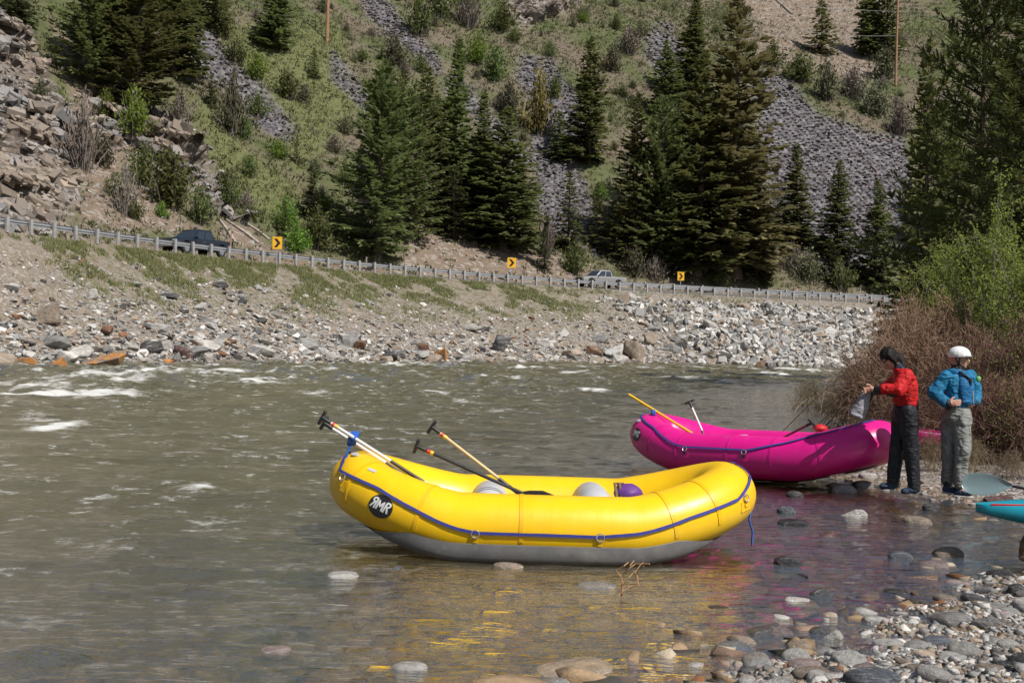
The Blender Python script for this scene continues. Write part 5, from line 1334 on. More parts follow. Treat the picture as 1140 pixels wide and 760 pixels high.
for px, D, hpx, wpx, lab in ((905, 33, 42, 70, 'tan dry twig tuft standing at the waterline behind the pink raft'), (930, 30, 36, 50, 'tan dry tuft between the waterline and the willow'), (1085, 16.2, 40, 60, 'dry grass tuft at the feet of the blue jacket'), (960, 20, 40, 60, 'dry grass tuft behind the pink raft end'), (1130, 15.4, 34, 60, 'dry grass tuft behind the kayak'), (1040, 16.3, 44, 60, 'dry grass tuft before the pink kayak between the two people')):
    b = shore(px, D); root = link('dry_tuft', tuft[rnd.randrange(2)]); root.location = (b.x, b.y, max(b.z, -.05)); root.scale = (wpx * D / FPX / 1.3, wpx * D / FPX / 1.3, hpx * D / FPX); tag(root, lab, 'grass tuft', 'dry tufts on the bar')
# green willow tree with limbs
def willow_tree(px, D, top_py, wpx, seed, label, nl=26):
    r = random.Random(seed); b = shore(px, D); H_ = P(px, top_py, D).z - b.z; Wd = wpx * D / FPX / 2
    root = empty('willow_tree', (b.x, b.y, b.z - .05)); tag(root, label, 'tree'); tr = MB(); L = Leaves(); F = Leaves()
    for i in range(nl):
        az = r.uniform(0, 6.28); q = r.uniform(.1, 1.0) * Wd; top = Vector((math.cos(az) * q, math.sin(az) * q, H_ * r.uniform(.6, 1.0) * (1 - .25 * q / Wd)))
        p0 = Vector((r.gauss(0, .15), r.gauss(0, .15), 0)); pts = [p0.lerp(top, g) + Vector((r.gauss(0, .05), r.gauss(0, .05), .25 * math.sin(math.pi * g))) * (1 if 0 < g < 1 else 0) for g in (0, .2, .4, .6, .8, 1.0)]
        tr.tube(pts, [.045, .038, .03, .022, .014, .006], 5, False)
        for j in range(34):
            g = r.uniform(.28, 1.0); k_ = min(4, int(g * 5)); c = pts[k_].lerp(pts[k_ + 1], g * 5 - k_)
            d = ((top - p0).normalized() * .6 + Vector((r.gauss(0, .6), r.gauss(0, .6), r.gauss(.25, .4)))).normalized() * r.uniform(.25, .7)
            stick(L, c, c + d, .005, r.random(), .03, r, 2); tn = r.random()
            for _ in range(13):
                e = c + d * r.uniform(.15, 1.05) + Vector((r.gauss(0, .03), r.gauss(0, .03), r.gauss(0, .03))); ld = Vector((r.gauss(0, 1), r.gauss(0, 1), r.gauss(.3, 1))).normalized() * r.uniform(.045, .085)
                F.quad(e, ld, .021, Vector((r.gauss(0, 1), r.gauss(0, 1), 1)), .5 * tn + .5 * r.random(), .3, 1)
    tr.build('trunk', M_LIMB, root); link('twigs', L.mesh('twigs', M_GTW), None, root); link('crown', F.mesh('crown', M_WLEAF), None, root)
willow_tree(1110, 26, 178, 150, 301, 'green leafing willow tree at the right in front of the pine', 30)
willow_tree(1165, 23, 200, 150, 302, 'green leafing willow cut by the right edge of the frame', 24)
willow_tree(1050, 33, 250, 120, 303, 'smaller greenish willow left of the leafing willow tree', 22)
# fallen logs on the slope
M_LOG = plain('bleached_log', (0.36, 0.32, 0.28), 0.85, 0, 0.25, 3)
def log(p1, p2, r, label):
    a, b = hit(*p1), hit(*p2); a.z += r; b.z += r
    o = MB().tube([Vector((0, 0, 0)), (b - a) * .4 + Vector((0, 0, .1)), b - a], [r, r * .85, r * .45], 8).build('fallen_log', M_LOG); o.location = a; tag(o, label, 'log')
log((882, 17), (858, -4), .28, 'bleached fallen log high on the slope at the top right')
log((262, 272), (243, 244), .16, 'grey fallen trunk lying on the slope behind the dark pickup')
log((288, 272), (252, 246), .13, 'thin dead trunk leaning down the slope right of the dark pickup')
log((300, 268), (272, 248), .11, 'thin dead trunk above the first chevron sign')
# ================================================================ RAFTS
M_GREYB = plain('raft_bottom_grey', (0.105, 0.102, 0.10), 0.6, 0, 0.22, 5, dirt=((0.22, 0.205, 0.18), 0.6), bump=0.1, bscale=30)
M_STRAP = plain('blue_webbing', (0.035, 0.045, 0.24), 0.75, 0, 0.2, 40); M_STRAPB = plain('bright_blue_webbing', (0.02, 0.10, 0.42), 0.7, 0, 0.2, 40)
M_RING = plain('ring_steel', (0.55, 0.55, 0.55), 0.3, 0.8); M_THW = plain('thwart_grey', (0.52, 0.53, 0.55), 0.45, 0, 0.08, 4); M_EMB_B = plain('emblem_black', (0.012, 0.012, 0.014), 0.5); M_EMB_W = plain('emblem_white', (0.75, 0.75, 0.73), 0.5, 0, 0.03)
M_PATCH = plain('sticker_grey', (0.5, 0.51, 0.54), 0.4, 0, 0.1, 20)
def rubber(name, c, lo):
    k = N(name); p = k.pos()
    n = k.noise(p, 2.0, 5, 0.6); col = k.ramp(n, [(0.3, lo), (0.65, c)])
    col = k.mix(k.ramp(k.noise(p, 9.0, 6, 0.7), [(0.58, 0.0), (0.78, 0.28)]), col, tuple(min(1, x * 0.45 + 0.14) for x in c))
    k.base(col); k.rough(k.ramp(k.noise(p, 5, 4), [(0.3, 0.30), (0.7, 0.46)])); k.b.inputs['Specular IOR Level'].default_value = 0.5
    wr = k.noise(k.map(p, (9, 1.5, 1.5)), 1.6, 4, 0.6)
    k.normal(k.bump(k.math('ADD', k.math('MULTIPLY', wr, 0.35), k.math('MULTIPLY', k.noise(p, 45, 3), 0.10)), 0.25, 0.02))
    return k.m
class Ring:
    """the closed side tube of a raft; psi runs round it, phi round the tube (0 outward, 90 top)"""
    def __init__(s, L, Wd, r, kick, pw=2.7):
        s.a, s.b, s.r, s.kick, s.pw, s.L = L / 2 - r, Wd / 2 - r, r, kick, pw, L
    def c(s, psi):
        co, si = math.cos(psi), math.sin(psi)
        x = s.a * math.copysign(abs(co) ** (2 / s.pw), co); y = s.b * math.copysign(abs(si) ** (2 / s.pw * 1.05), si)
        f = max(0.0, (abs(x) / s.a - 0.44) / 0.56); y *= 1 - 0.16 * f * f
        return Vector((x, y, s.r + s.kick * f ** 1.35))
    def frame(s, psi):
        e = 0.004; c = s.c(psi); t = (s.c(psi + e) - s.c(psi - e)).normalized()
        nrm = Vector((t.y, -t.x, 0)).normalized(); up = nrm.cross(t).normalized()
        if up.z < 0: up = -up
        return c, t, nrm, up
    def pt(s, psi, phi, off=0.0):
        c, t, n, u = s.frame(psi); q = s.r * (1 - 0.05 * max(0, abs(c.x) / s.a - .6)) + off; ph = math.radians(phi)
        return c + n * q * math.cos(ph) + u * q * math.sin(ph)
    def psi_x(s, x):
        """psi of the near side (y < 0) at local x"""
        lo, hi = math.pi + .001, 2 * math.pi - .001
        for _ in range(50):
            m = (lo + hi) / 2
            if s.c(m).x < x: lo = m
            else: hi = m
        return (lo + hi) / 2
def even_psis(rg, n):
    ps = np.linspace(0, 2 * math.pi, 4000); pts = np.array([rg.c(p)[:] for p in ps]); d = np.concatenate([[0], np.cumsum(np.linalg.norm(pts[1:] - pts[:-1], axis=1))])
    return np.interp(np.linspace(0, d[-1], n + 1)[:-1], d, ps)
def tube_part(rg, name, psis, phis_of, mat, parent, off=0.0, closed=True):
    n = len(psis); rows = []; m = None
    for p in psis:
        ph = phis_of(p); m = len(ph); rows.append([rg.pt(p, q, off(q) if callable(off) else off) for q in ph])
    V = [v[:] for r_ in rows for v in r_]; F = []
    for i in range(n if closed else n - 1):
        i2 = (i + 1) % n
        for k_ in range(m - 1): F.append((i * m + k_, i2 * m + k_, i2 * m + k_ + 1, i * m + k_ + 1))
    me = mesh_np(name, np.array(V), np.array(F), True, [mat]); return link(name, me, None, parent)
def ribbon(rg, name, path, w, mat, parent, off=0.012, n=60, twist=0.0):
    """flat strap lying on the tube through (psi, phi) points"""
    ps = np.array([p for p, q in path]); ph = np.array([q for p, q in path]); u = np.linspace(0, 1, len(path)); uu = np.linspace(0, 1, n)
    P_ = [rg.pt(a, b, off) for a, b in zip(np.interp(uu, u, ps), np.interp(uu, u, ph))]; m = MB(); rings = []
    for i, p in enumerate(P_):
        t = (P_[min(i + 1, n - 1)] - P_[max(i - 1, 0)]).normalized(); a, b = np.interp(uu[i], u, ps), np.interp(uu[i], u, ph); out = (p - rg.c(a)).normalized()
        sd = t.cross(out).normalized(); ca = math.cos(twist * math.sin(i * 0.9)); w_ = w * (0.75 + 0.25 * ca)
        rings.append([p - sd * w_ / 2 - out * .003, p + sd * w_ / 2 - out * .003, p + sd * w_ / 2 + out * .003, p - sd * w_ / 2 + out * .003])
    m.rings(rings); return m.build(name, mat, parent, False)
def decal(rg, psi0, phi0, shape2d, off, thick, name, mat, parent, rot=0.0):
    """polygons in metres (along tube, up the tube) laid on the tube, with thickness"""
    c0, t0, n0, u0 = rg.frame(psi0); e = 0.01
    dl = (rg.c(psi0 + e) - rg.c(psi0 - e)).length / (2 * e); m = MB(); cr, sr = math.cos(rot), math.sin(rot)
    V, F = shape2d; top = []; bot = []
    for a, b in V:
        a, b = a * cr - b * sr, a * sr + b * cr
        p, q = psi0 + a / dl, phi0 + math.degrees(b / rg.r); top.append(rg.pt(p, q, off + thick)); bot.append(rg.pt(p, q, off))
    k_ = len(V); m.add(top + bot, [tuple(f) for f in F] + [tuple(i + k_ for i in reversed(f)) for f in F])
    cnt = {}
    for f in F:
        for i in range(len(f)): cnt.setdefault(frozenset((f[i], f[(i + 1) % len(f)])), []).append((f[i], f[(i + 1) % len(f)]))
    b0 = len(m.v) - 2 * k_
    for es in cnt.values():
        if len(es) == 1: i, j = es[0]; m.f.append([i + b0, i + k_ + b0, j + k_ + b0, j + b0]); m.mi.append(0)
    return m.build(name, mat, parent, False)
def disc2d(rx, ry, nr=5, ns=40):
    V = [(0, 0)]; F = []
    for r_ in range(1, nr + 1):
        for k_ in range(ns): V.append((rx * r_ / nr * math.cos(2 * math.pi * k_ / ns), ry * r_ / nr * math.sin(2 * math.pi * k_ / ns)))
    for k_ in range(ns):
        F.append((0, 1 + k_, 1 + (k_ + 1) % ns))
        for r_ in range(nr - 1):
            a = 1 + r_ * ns; F.append((a + k_, a + ns + k_, a + ns + (k_ + 1) % ns, a + (k_ + 1) % ns))
    return V, F
def stroke2d(lines, w):
    """pen strokes as chains of quads"""
    V, F = [], []
    for ln in lines:
        pts = [np.array(p, float) for p in ln]; dense = []
        for a, b in zip(pts[:-1], pts[1:]):
            n_ = max(2, int(np.linalg.norm(b - a) / 0.012)); dense += [a + (b - a) * i / n_ for i in range(n_)]
        dense.append(pts[-1]); b0 = len(V)
        for i, p in enumerate(dense):
            d = dense[min(i + 1, len(dense) - 1)] - dense[max(i - 1, 0)]; d = d / np.linalg.norm(d); nn = np.array([-d[1], d[0]]) * w / 2
            V += [tuple(p - nn), tuple(p + nn)]
        for i in range(len(dense) - 1): F.append((b0 + 2 * i, b0 + 2 * i + 2, b0 + 2 * i + 3, b0 + 2 * i + 1))
    return V, F
def rmr(s):
    """mirrored R, M, R joined as on the raft's round badge"""
    def Rr(x0, mir, sl=0.12):
        bowl = [(0.0, 0.42), (0.17, 0.42), (0.245, 0.36), (0.25, 0.24), (0.18, 0.15), (0.02, 0.13)]; leg = [(0.11, 0.13), (0.27, -0.30)]; st = [(0.0, 0.42), (0.0, -0.32)]
        out = []
        for l in (st, bowl, leg): out.append([(x0 + (-x if mir else x) + sl * y, y) for x, y in l])
        return out
    M_ = [[(-0.19, -0.30), (-0.16, 0.36), (0.0, -0.05), (0.17, 0.36), (0.19, -0.30)]]
    L_ = Rr(-0.33, True) + [[(x + .05 * y, y) for x, y in M_[0]]] + Rr(0.33, False)
    return [[(x * s, y * s) for x, y in l] for l in L_]
def raft(name, L, Wd, r, kick, mat, label, dec):
    root = empty(name, (0, 0, 0)); tag(root, label, 'raft'); rg = Ring(L, Wd, r, kick)
    psis = even_psis(rg, 150)
    def lowb(p):
        f = abs(rg.c(p).x) / rg.a
        return -23 - 80 * max(0.0, (f - 0.62) / 0.38) ** 1.2
    tube_part(rg, 'side_tube', psis, lambda p: list(np.linspace(lowb(p) - 6 if dec.get('chine', True) else -95, 262, 40)), mat, root)
    if dec.get('chine', True):
        rows = []
        for p in psis:
            b = lowb(p); c, t, n_, u_ = rg.frame(p); p0 = rg.pt(p, b, .005); ob = max(0.02, math.cos(math.radians(max(-90, b))) * .93)
            pB = c + n_ * (r * ob) + Vector((0, 0, -r * (1.0 if b > -60 else 1.02))); bl = n_ * (.018 * max(0, math.cos(math.radians(b))))
            rows.append([p0, p0.lerp(pB, .3) + bl, p0.lerp(pB, .65) + bl * 1.2, p0.lerp(pB, .9) + bl * .4, pB - n_ * .03 + Vector((0, 0, -.006)), c - n_ * r * .2 + Vector((0, 0, -r * .98))])
        nn_ = len(rows); m_ = 6
        me = mesh_np('chine_wrap', np.array([v[:] for q in rows for v in q]), np.array([(i * m_ + j, ((i + 1) % nn_) * m_ + j, ((i + 1) % nn_) * m_ + j + 1, i * m_ + j + 1) for i in range(nn_) for j in range(m_ - 1)]), True, [M_GREYB]); link('chine_wrap', me, None, root)
        tube_part(rg, 'seam_line', psis, lambda p: [lowb(p) - 1.3, lowb(p) + 0.9], plain('seam', (0.62, 0.55, 0.38), 0.6), root, 0.0085)
    # floor: two lifted sheets
    fl = MB(); nx, ny = 40, 10
    for top in (0, 1):
        V = []; F = []
        for i in range(nx + 1):
            x = -rg.a + 2 * rg.a * i / nx; ps = rg.psi_x(max(-rg.a * .999, min(rg.a * .999, x))); c = rg.c(ps)
            for j in range(ny + 1):
                y = c.y * (1 - 2 * j / ny); V.append((x, y, c.z - r + (0.13 + .025 * abs(math.sin(j * math.pi / ny * 4)) if top else -0.02)))
        for i in range(nx):
            for j in range(ny): F.append((i * (ny + 1) + j, i * (ny + 1) + j + 1, (i + 1) * (ny + 1) + j + 1, (i + 1) * (ny + 1) + j))
        fl.add(V, F)
    fl.build('floor', M_GREYB, root)
    for tx_, tr_ in dec['thwarts']:
        c = rg.c(rg.psi_x(tx_)); m = MB(); yy = abs(c.y) - r * 0.35
        m.tube([(tx_, -yy, .16 + tr_), (tx_, -yy * .95, .16 + tr_), (tx_, 0, .17 + tr_), (tx_, yy * .95, .16 + tr_), (tx_, yy, .16 + tr_)], [tr_ * .9, tr_, tr_, tr_, tr_ * .9], 26); m.build('thwart', M_THW, root)
    st = [(rg.psi_x(x) if x is not None else p, q) for x, p, q in dec['strap']]
    ribbon(rg, 'perimeter_line', st, 0.026, M_STRAP, root, 0.014, 120, 0.9)
    # the far side carries the same line
    far = [(2 * math.pi - p, q) for p, q in st]; ribbon(rg, 'perimeter_line', far, 0.026, M_STRAP, root, 0.014, 120, 0.9)
    for x, q in dec['rings']:
        ps = rg.psi_x(x)
        pa = decal(rg, ps, q - 17, ([(-.05, -.045), (.05, -.045), (.05, .045), (-.05, .045), (0, -.045), (0, .045)], [(0, 4, 5, 3), (4, 1, 2, 5)]), 0.002, 0.004, 'ring_patch', mat, root)
        c, t, n, u = rg.frame(ps); ce = rg.pt(ps, q - 3, 0.014); out = (ce - c).normalized(); vv = t.cross(out).normalized()
        ri = MB().tube([ce + (t * math.cos(a) + vv * math.sin(a)) * .032 for a in np.linspace(0, 2 * math.pi, 17)], .005, 6, False); ri.build('d_ring', M_RING, pa)
        decal(rg, ps, q - 11, ([(-.018, -.035), (.018, -.035), (.018, .03), (-.018, .03)], [(0, 1, 2, 3)]), 0.007, 0.004, 'ring_tab', M_EMB_B if not dec.get('chine', True) else mat, pa)
    for x, q, w, h, m_ in dec.get('patches', []):
        decal(rg, rg.psi_x(x), q, ([(-w, -h), (0, -h), (w, -h), (w, h), (0, h), (-w, h)], [(0, 1, 4, 5), (1, 2, 3, 4)]), 0.002, 0.003, 'wear_patch', m_, root)
    for x, q, rr in dec.get('valves', []): decal(rg, rg.psi_x(x), q, disc2d(rr * 1.25, rr, 2, 20), 0.003, 0.012, 'valve_cap', M_PATCH, root)
    for x in dec.get('seams', []):
        ps = rg.psi_x(x); ribbon(rg, 'panel_seam', [(ps, -18), (ps, 20), (ps, 60), (ps, 100), (ps, 140)], .034, dec['seam_mat'], root, 0.002, 30)
    x, q, rad, rot = dec['badge']
    b = decal(rg, rg.psi_x(x), q, disc2d(rad, rad * 1.0), 0.003, 0.003, 'badge', M_EMB_B, root)
    decal(rg, rg.psi_x(x), q + 1, stroke2d(rmr(rad * 1.22), rad * 0.14), 0.0075, 0.002, 'lettering', M_EMB_W, b, rot)
    return root, rg
M_YEL = rubber('yellow_hypalon', (0.90, 0.56, 0.004), (0.84, 0.48, 0.003)); M_MAG = rubber('magenta_hypalon', (0.74, 0.008, 0.25), (0.62, 0.006, 0.20))
PI_ = math.pi
M_YSEAM = rubber('yellow_seam_tape', (0.84, 0.50, 0.004), (0.76, 0.42, 0.003)); M_PSEAM = rubber('magenta_seam_tape', (0.62, 0.008, 0.22), (0.5, 0.006, 0.17))
ydec = dict(seams=(-1.48, -.98, -.2, .98, 1.30), seam_mat=M_YSEAM, thwarts=[(-0.46, .17), (0.46, .175)],
  strap=[(None, PI_ + .06, 66), (None, PI_ + .22, 50), (-1.55, 0, 34), (-1.30, 0, 32), (-1.0, 0, 18), (-0.55, 0, -3), (0.0, 0, -3), (0.40, 0, -4), (0.7, 0, 2), (1.1, 0, 12), (1.45, 0, 15), (None, 2 * PI_ - .16, 42), (None, 2 * PI_ - .03, 80)],
  rings=[(-1.52, 28), (-0.55, -2), (0.42, -2), (1.50, 14)], patches=[(-1.42, 62, .035, .014, M_PATCH), (-0.55, -30, .15, .003, M_YEL)], valves=[(-1.58, 78, .03)], badge=(-1.24, 4, .096, -.12))
yr, yrg = raft('inflatable_raft', 3.72, 1.78, 0.265, 0.25, M_YEL, 'bright yellow inflatable raft with grey bottom afloat in the shallows', ydec)
yr.location = (0.30, 10.22, -0.01); yr.rotation_euler = (math.radians(.4), math.radians(0.3), math.radians(1.0))
pdec = dict(seams=(-1.2, -.75, 0.0, .6, 1.15), seam_mat=M_PSEAM, chine=False, thwarts=[(-0.42, .17), (0.5, .175)],
  strap=[(None, PI_ + .05, 80), (None, PI_ + .3, 66), (-1.25, 0, 55), (-0.9, 0, 32), (-0.62, 0, 22), (0.1, 0, 22), (0.30, 0, 22), (0.7, 0, 44), (1.1, 0, 60), (1.5, 0, 72), (None, 2 * PI_ - .1, 86)],
  rings=[(-0.60, 20), (0.26, 20)], patches=[(-1.62, 38, .025, .04, M_PATCH)], valves=[(-1.56, 52, .03)], badge=(-1.45, 14, .095, 0.1))
pr, prg = raft('inflatable_raft', 3.88, 1.75, 0.28, 0.225, M_MAG, 'magenta inflatable raft pulled half onto the stones', pdec)
pr.location = (3.36, 15.72, 0.05); pr.rotation_euler = (0, math.radians(-2.0), math.radians(-40))
# painter strap dangling from the yellow raft's right end
def free_strap(name, pts, w, mat, label, cat='strap'):
    pts = [Vector(p) for p in pts]; o = pts[0].copy(); m = MB(); m.tube([p - o for p in pts], w, 6, True, 0.35); ob = m.build(name, mat); ob.location = o; return tag(ob, label, cat)
free_strap('bow_line', [P(833, 549, 10.1), P(837, 566, 10.05), P(834, 578, 10.03), P(838, 592, 10.0), P(837, 607, 9.98)], .024, M_STRAPB, 'blue strap hanging from the right end of the yellow raft')
free_strap('strap_tail', [P(388, 528, 9.95), P(381, 537, 9.9), P(377, 547, 9.88), P(375, 555, 9.88)], .012, M_EMB_B, 'dark strap tail hanging on the left end of the yellow raft')

# ---- paddles
M_GRIP = plain('grip_black', (0.015, 0.015, 0.016), 0.45); M_WSH = plain('white_shaft', (0.62, 0.62, 0.62), 0.3, 0, 0.06); M_BSH = plain('black_shaft', (0.018, 0.018, 0.02), 0.35); M_YSH = plain('yellow_shaft', (0.75, 0.47, 0.03), 0.35); M_TAN = plain('tan_shaft', (0.55, 0.42, 0.2), 0.4, 0, 0.15, 10); M_REDT = plain('red_tape', (0.6, 0.03, 0.02), 0.4)
def paddle(a, b, L, sleeve, label, tail=None, blade=M_BSH, r=.0155, tgrip=True, rings=True, group=None):
    """a: grip end, b: a point down the shaft; total length L, sleeve: list of (from, to, material)"""
    a, b = Vector(a), Vector(b); d = (b - a).normalized(); root = empty('paddle', a); tag(root, label, 'paddle', group)
    z = Vector((0, 0, 0))
    for f0, f1, m in sleeve: MB().tube([d * L * f0, d * L * f1], r * (1 + .04 * sleeve.index((f0, f1, m))), 10).build('shaft', m, root)
    side = d.cross(Vector((0, 1, 0.2))).normalized()
    if tgrip:
        g = MB(); g.cap(-side * .055 - d * .012, side * .055 - d * .012, .016, .016); g.cap(d * -.01, d * .07, .02, .018); g.build('grip', M_GRIP, root)
    if rings:
        MB().tube([d * .09, d * .115], r * 1.25, 10).build('tape', M_REDT, root); MB().tube([d * .12, d * .15], r * 1.22, 10).build('tape', M_YSH, root)
    bl = MB(); n_ = d.cross(side).normalized(); rg_ = []
    for f, w in ((0, .016), (.12, .05), (.35, .095), (.7, .10), (.92, .085), (1.0, .05)):
        c = d * (L - .02 + .45 * f); rg_.append([c + side * w * math.cos(t) + n_ * .012 * math.sin(t) for t in np.linspace(0, 2 * math.pi, 13)[:-1]])
    bl.rings(rg_).build('blade', blade, root)
    return root
paddle(P(360, 465.5, 10.1), P(487, 546, 10.02), 1.26, [(0.02, .55, M_WSH), (.55, .82, M_BSH), (.82, 1.0, M_WSH)], 'white shafted paddle with a black sleeve strapped on the yellow raft, upper of the bundle')
paddle(P(362, 471.5, 10.2), P(482, 549, 10.15), 1.26, [(0.02, .5, M_WSH), (.5, .9, M_BSH), (.9, 1.0, M_WSH)], 'white and black paddle strapped just under the upper one of the bundle', rings=False)
paddle(P(385, 488, 10.3), P(455, 528, 10.25), 1.0, [(0.0, 1.0, M_YSH)], 'yellow shafted paddle half hidden under the white bundle', rings=False, tgrip=False)
paddle(P(482, 476, 10.15), P(573, 546, 10.05), 1.0, [(0.02, .72, M_TAN), (.72, 1.0, M_BSH)], 'tan shafted paddle with black grip leaning on the yellow raft, upper of the loose pair')
paddle(P(465, 497, 10.05), P(580, 548, 9.97), 1.0, [(0.02, 1.0, M_BSH)], 'black shafted paddle leaning on the yellow raft below the tan one')
# blue strap round the paddle bundle
st = MB(); c = P(392, 488, 10.15)
for dx in (-.012, .012, .034): st.tube([c + Vector((dx + .046 * math.cos(a) * .35, .05 * math.sin(a), .052 * math.cos(a))) - c for a in np.linspace(0, 2 * math.pi, 15)], .017, 6, False)
st.cap(Vector((-.005, -.05, .03)), Vector((.03, -.06, .005)), .022, .03); o = st.build('paddle_strap', M_STRAPB); o.location = c; tag(o, 'blue strap knotted round the paddle bundle of the yellow raft', 'strap')
free_strap('strap_tail', [P(391, 492, 10.12), P(387, 503, 10.08), P(385, 511, 10.02), P(383, 521, 9.95)], .012, M_STRAPB, 'blue strap running from the paddle bundle down to the yellow raft')
# pink raft paddles
paddle(P(700, 439, 16.9), P(786, 492, 16.2), 1.5, [(0.0, 1.0, M_YSH)], 'yellow pole shafted paddle strapped on the left end of the magenta raft', tgrip=False, rings=False, r=.02)
paddle(P(768, 448, 16.2), P(785, 487, 16.0), .62, [(0.02, .7, M_WSH), (.7, 1.0, M_BSH)], 'white and black paddle standing upright in the magenta raft', rings=False)
M_PKS = plain('maroon_shaft', (0.16, 0.03, 0.07), 0.35)
paddle(P(903, 471, 14.75), P(868, 489, 15.1), .55, [(0.02, 1.0, M_PKS)], 'dark maroon paddle leaning out over the side of the magenta raft', rings=False)
c = P(727, 460, 16.6); st = MB()
for dx in (-.01, .015): st.tube([Vector((dx, .05 * math.sin(a), .045 * math.cos(a))) for a in np.linspace(0, 2 * math.pi, 13)], .014, 6, False)
st.tube([Vector((0, 0, 0)), Vector((-.04, 0, -.08)), Vector((-.06, -.02, -.17))], .014, 6); o = st.build('paddle_strap', M_STRAPB); o.location = c; tag(o, 'blue strap tying the yellow paddle to the magenta raft', 'strap')
# bags in the rafts
def bag(name, c, r, mat, label, cat='bag', seed=1, rot=0):
    bm = bmesh.new(); bmesh.ops.create_icosphere(bm, subdivisions=3, radius=1.0)
    V = np.array([v.co[:] for v in bm.verts]); n = .16 * fbm(V[:, 0] * 1.5 + seed, V[:, 1] * 1.5, V[:, 2] * 1.5, seed=seed)
    for v, a in zip(bm.verts, n): v.co = Vector((v.co.x * r[0], v.co.y * r[1], v.co.z * r[2])) * (1 + a)
    for f in bm.faces: f.smooth = True
    me = bpy.data.meshes.new(name); bm.to_mesh(me); bm.free(); o = link(name, me, mat); o.location = c; o.rotation_euler = (0, 0, rot); return tag(o, label, cat)
b_ = bag('stuff_bag', P(699, 549, 10.2), (.125, .11, .085), plain('purple_nylon', (0.12, 0.035, 0.22), 0.6, 0, .2, 20), 'purple bag with tan webbing lying in the yellow raft', seed=3)
for dx in (-.10, -.06):
    MB().tube([Vector((dx, -.08, -.03)), Vector((dx - .02, -.03, .09)), Vector((dx + .02, .05, .08)), Vector((dx + .03, .09, -.02))], .013, 6).build('strap', plain('tan_webbing', (0.2, 0.13, 0.06), .8) if dx == -.10 else bpy.data.materials['tan_webbing'], b_)
bag('stuff_bag', P(913, 477, 15.3), (.10, .08, .06), plain('red_nylon', (0.5, 0.015, 0.02), 0.5, 0, .15, 20), 'small red bag on the rim of the magenta raft', seed=5)

# ---- kayaks and the paddle blade on the bank
M_TEAL = plain('teal_plastic', (0.012, 0.27, 0.36), 0.28, 0, 0.08, 3); M_KRED = plain('red_trim', (0.55, 0.03, 0.03), 0.3); M_PKAY = plain('pink_plastic', (0.55, 0.015, 0.16), 0.35, 0, .1, 4)
def kayak(name, loc, yaw, pitch, L, Wd, Hh, mat, trim, label, seam=True):
    root = empty(name, loc); root.rotation_euler = (0, pitch, yaw); tag(root, label, 'kayak'); n = 30; rings = []
    for i in range(n + 1):
        f = i / n; x = L * f; w = Wd / 2 * (math.sin(math.pi * min(1, f * .5 + .015) ** .75) if f < .5 else math.sin(math.pi * max(.03, 1 - f) ** .8 * .98 + .03)) ** .8
        w = max(.012, Wd / 2 * max(0.02, 1 - abs(2 * f - 1) ** 2.1) ** .85); rock = .16 * abs(2 * f - 1) ** 2.3; h = Hh * (.25 + .75 * (1 - abs(2 * f - 1) ** 2.2))
        rg_ = []
        for a in np.linspace(0, 2 * math.pi, 25)[:-1]:
            ca, sa = math.cos(a), math.sin(a); rg_.append(Vector((x, w * math.copysign(abs(ca) ** .75, ca), rock + h * (.42 + (.5 * abs(sa) ** .9 if sa > 0 else -.42 * abs(sa) ** .7)))))
        rings.append(rg_)
    MB().rings(rings).build('hull', mat, root, True, auto=1.2)
    if trim:
        t = MB()
        for sg in (-1, 1): t.tube([Vector((L * f, sg * max(.012, Wd / 2 * max(.02, 1 - abs(2 * f - 1) ** 2.1) ** .85) * .74, .16 * abs(2 * f - 1) ** 2.3 + Hh * (.25 + .75 * (1 - abs(2 * f - 1) ** 2.2)) * .77)) for f in np.linspace(.04, .95, 30)], .011, 6)
        t.build('trim_line', trim, root)
        co = MB(); co.tube([Vector((L * .52 + .38 * math.cos(a), .2 * math.sin(a), Hh * .93)) for a in np.linspace(0, 2 * math.pi, 25)], .02, 8, False); co.build('cockpit_rim', M_BLACK, root)
        MB().ell((L * .52, 0, Hh * .90), (.37, .19, .03)).build('cockpit', M_BLACK, root)
    return root
kb = P(1087, 571, 9.95)
kayak('kayak', (kb.x, kb.y, kb.z - .15), math.radians(-6), math.radians(-1.0), 2.7, .66, .34, M_TEAL, M_KRED, 'turquoise kayak with red trim lines poking in at the right edge')
kb = P(1064, 494, 17.6); kayak('kayak', (kb.x, kb.y, kb.z - .10), math.radians(108), 0, 2.2, .6, .30, M_PKAY, M_WSH, 'bright pink kayak lying behind the legs of the two people')
g = G(1150, 636, 0.0); stone('block', ANG[3], (float(g[0]) + .02, float(g[1]) + .1, .16), (.17, .15, .19), 'rusty brown', 'rust brown upright block holding up the turquoise kayak', None, 'rock', (0, 0, .2))
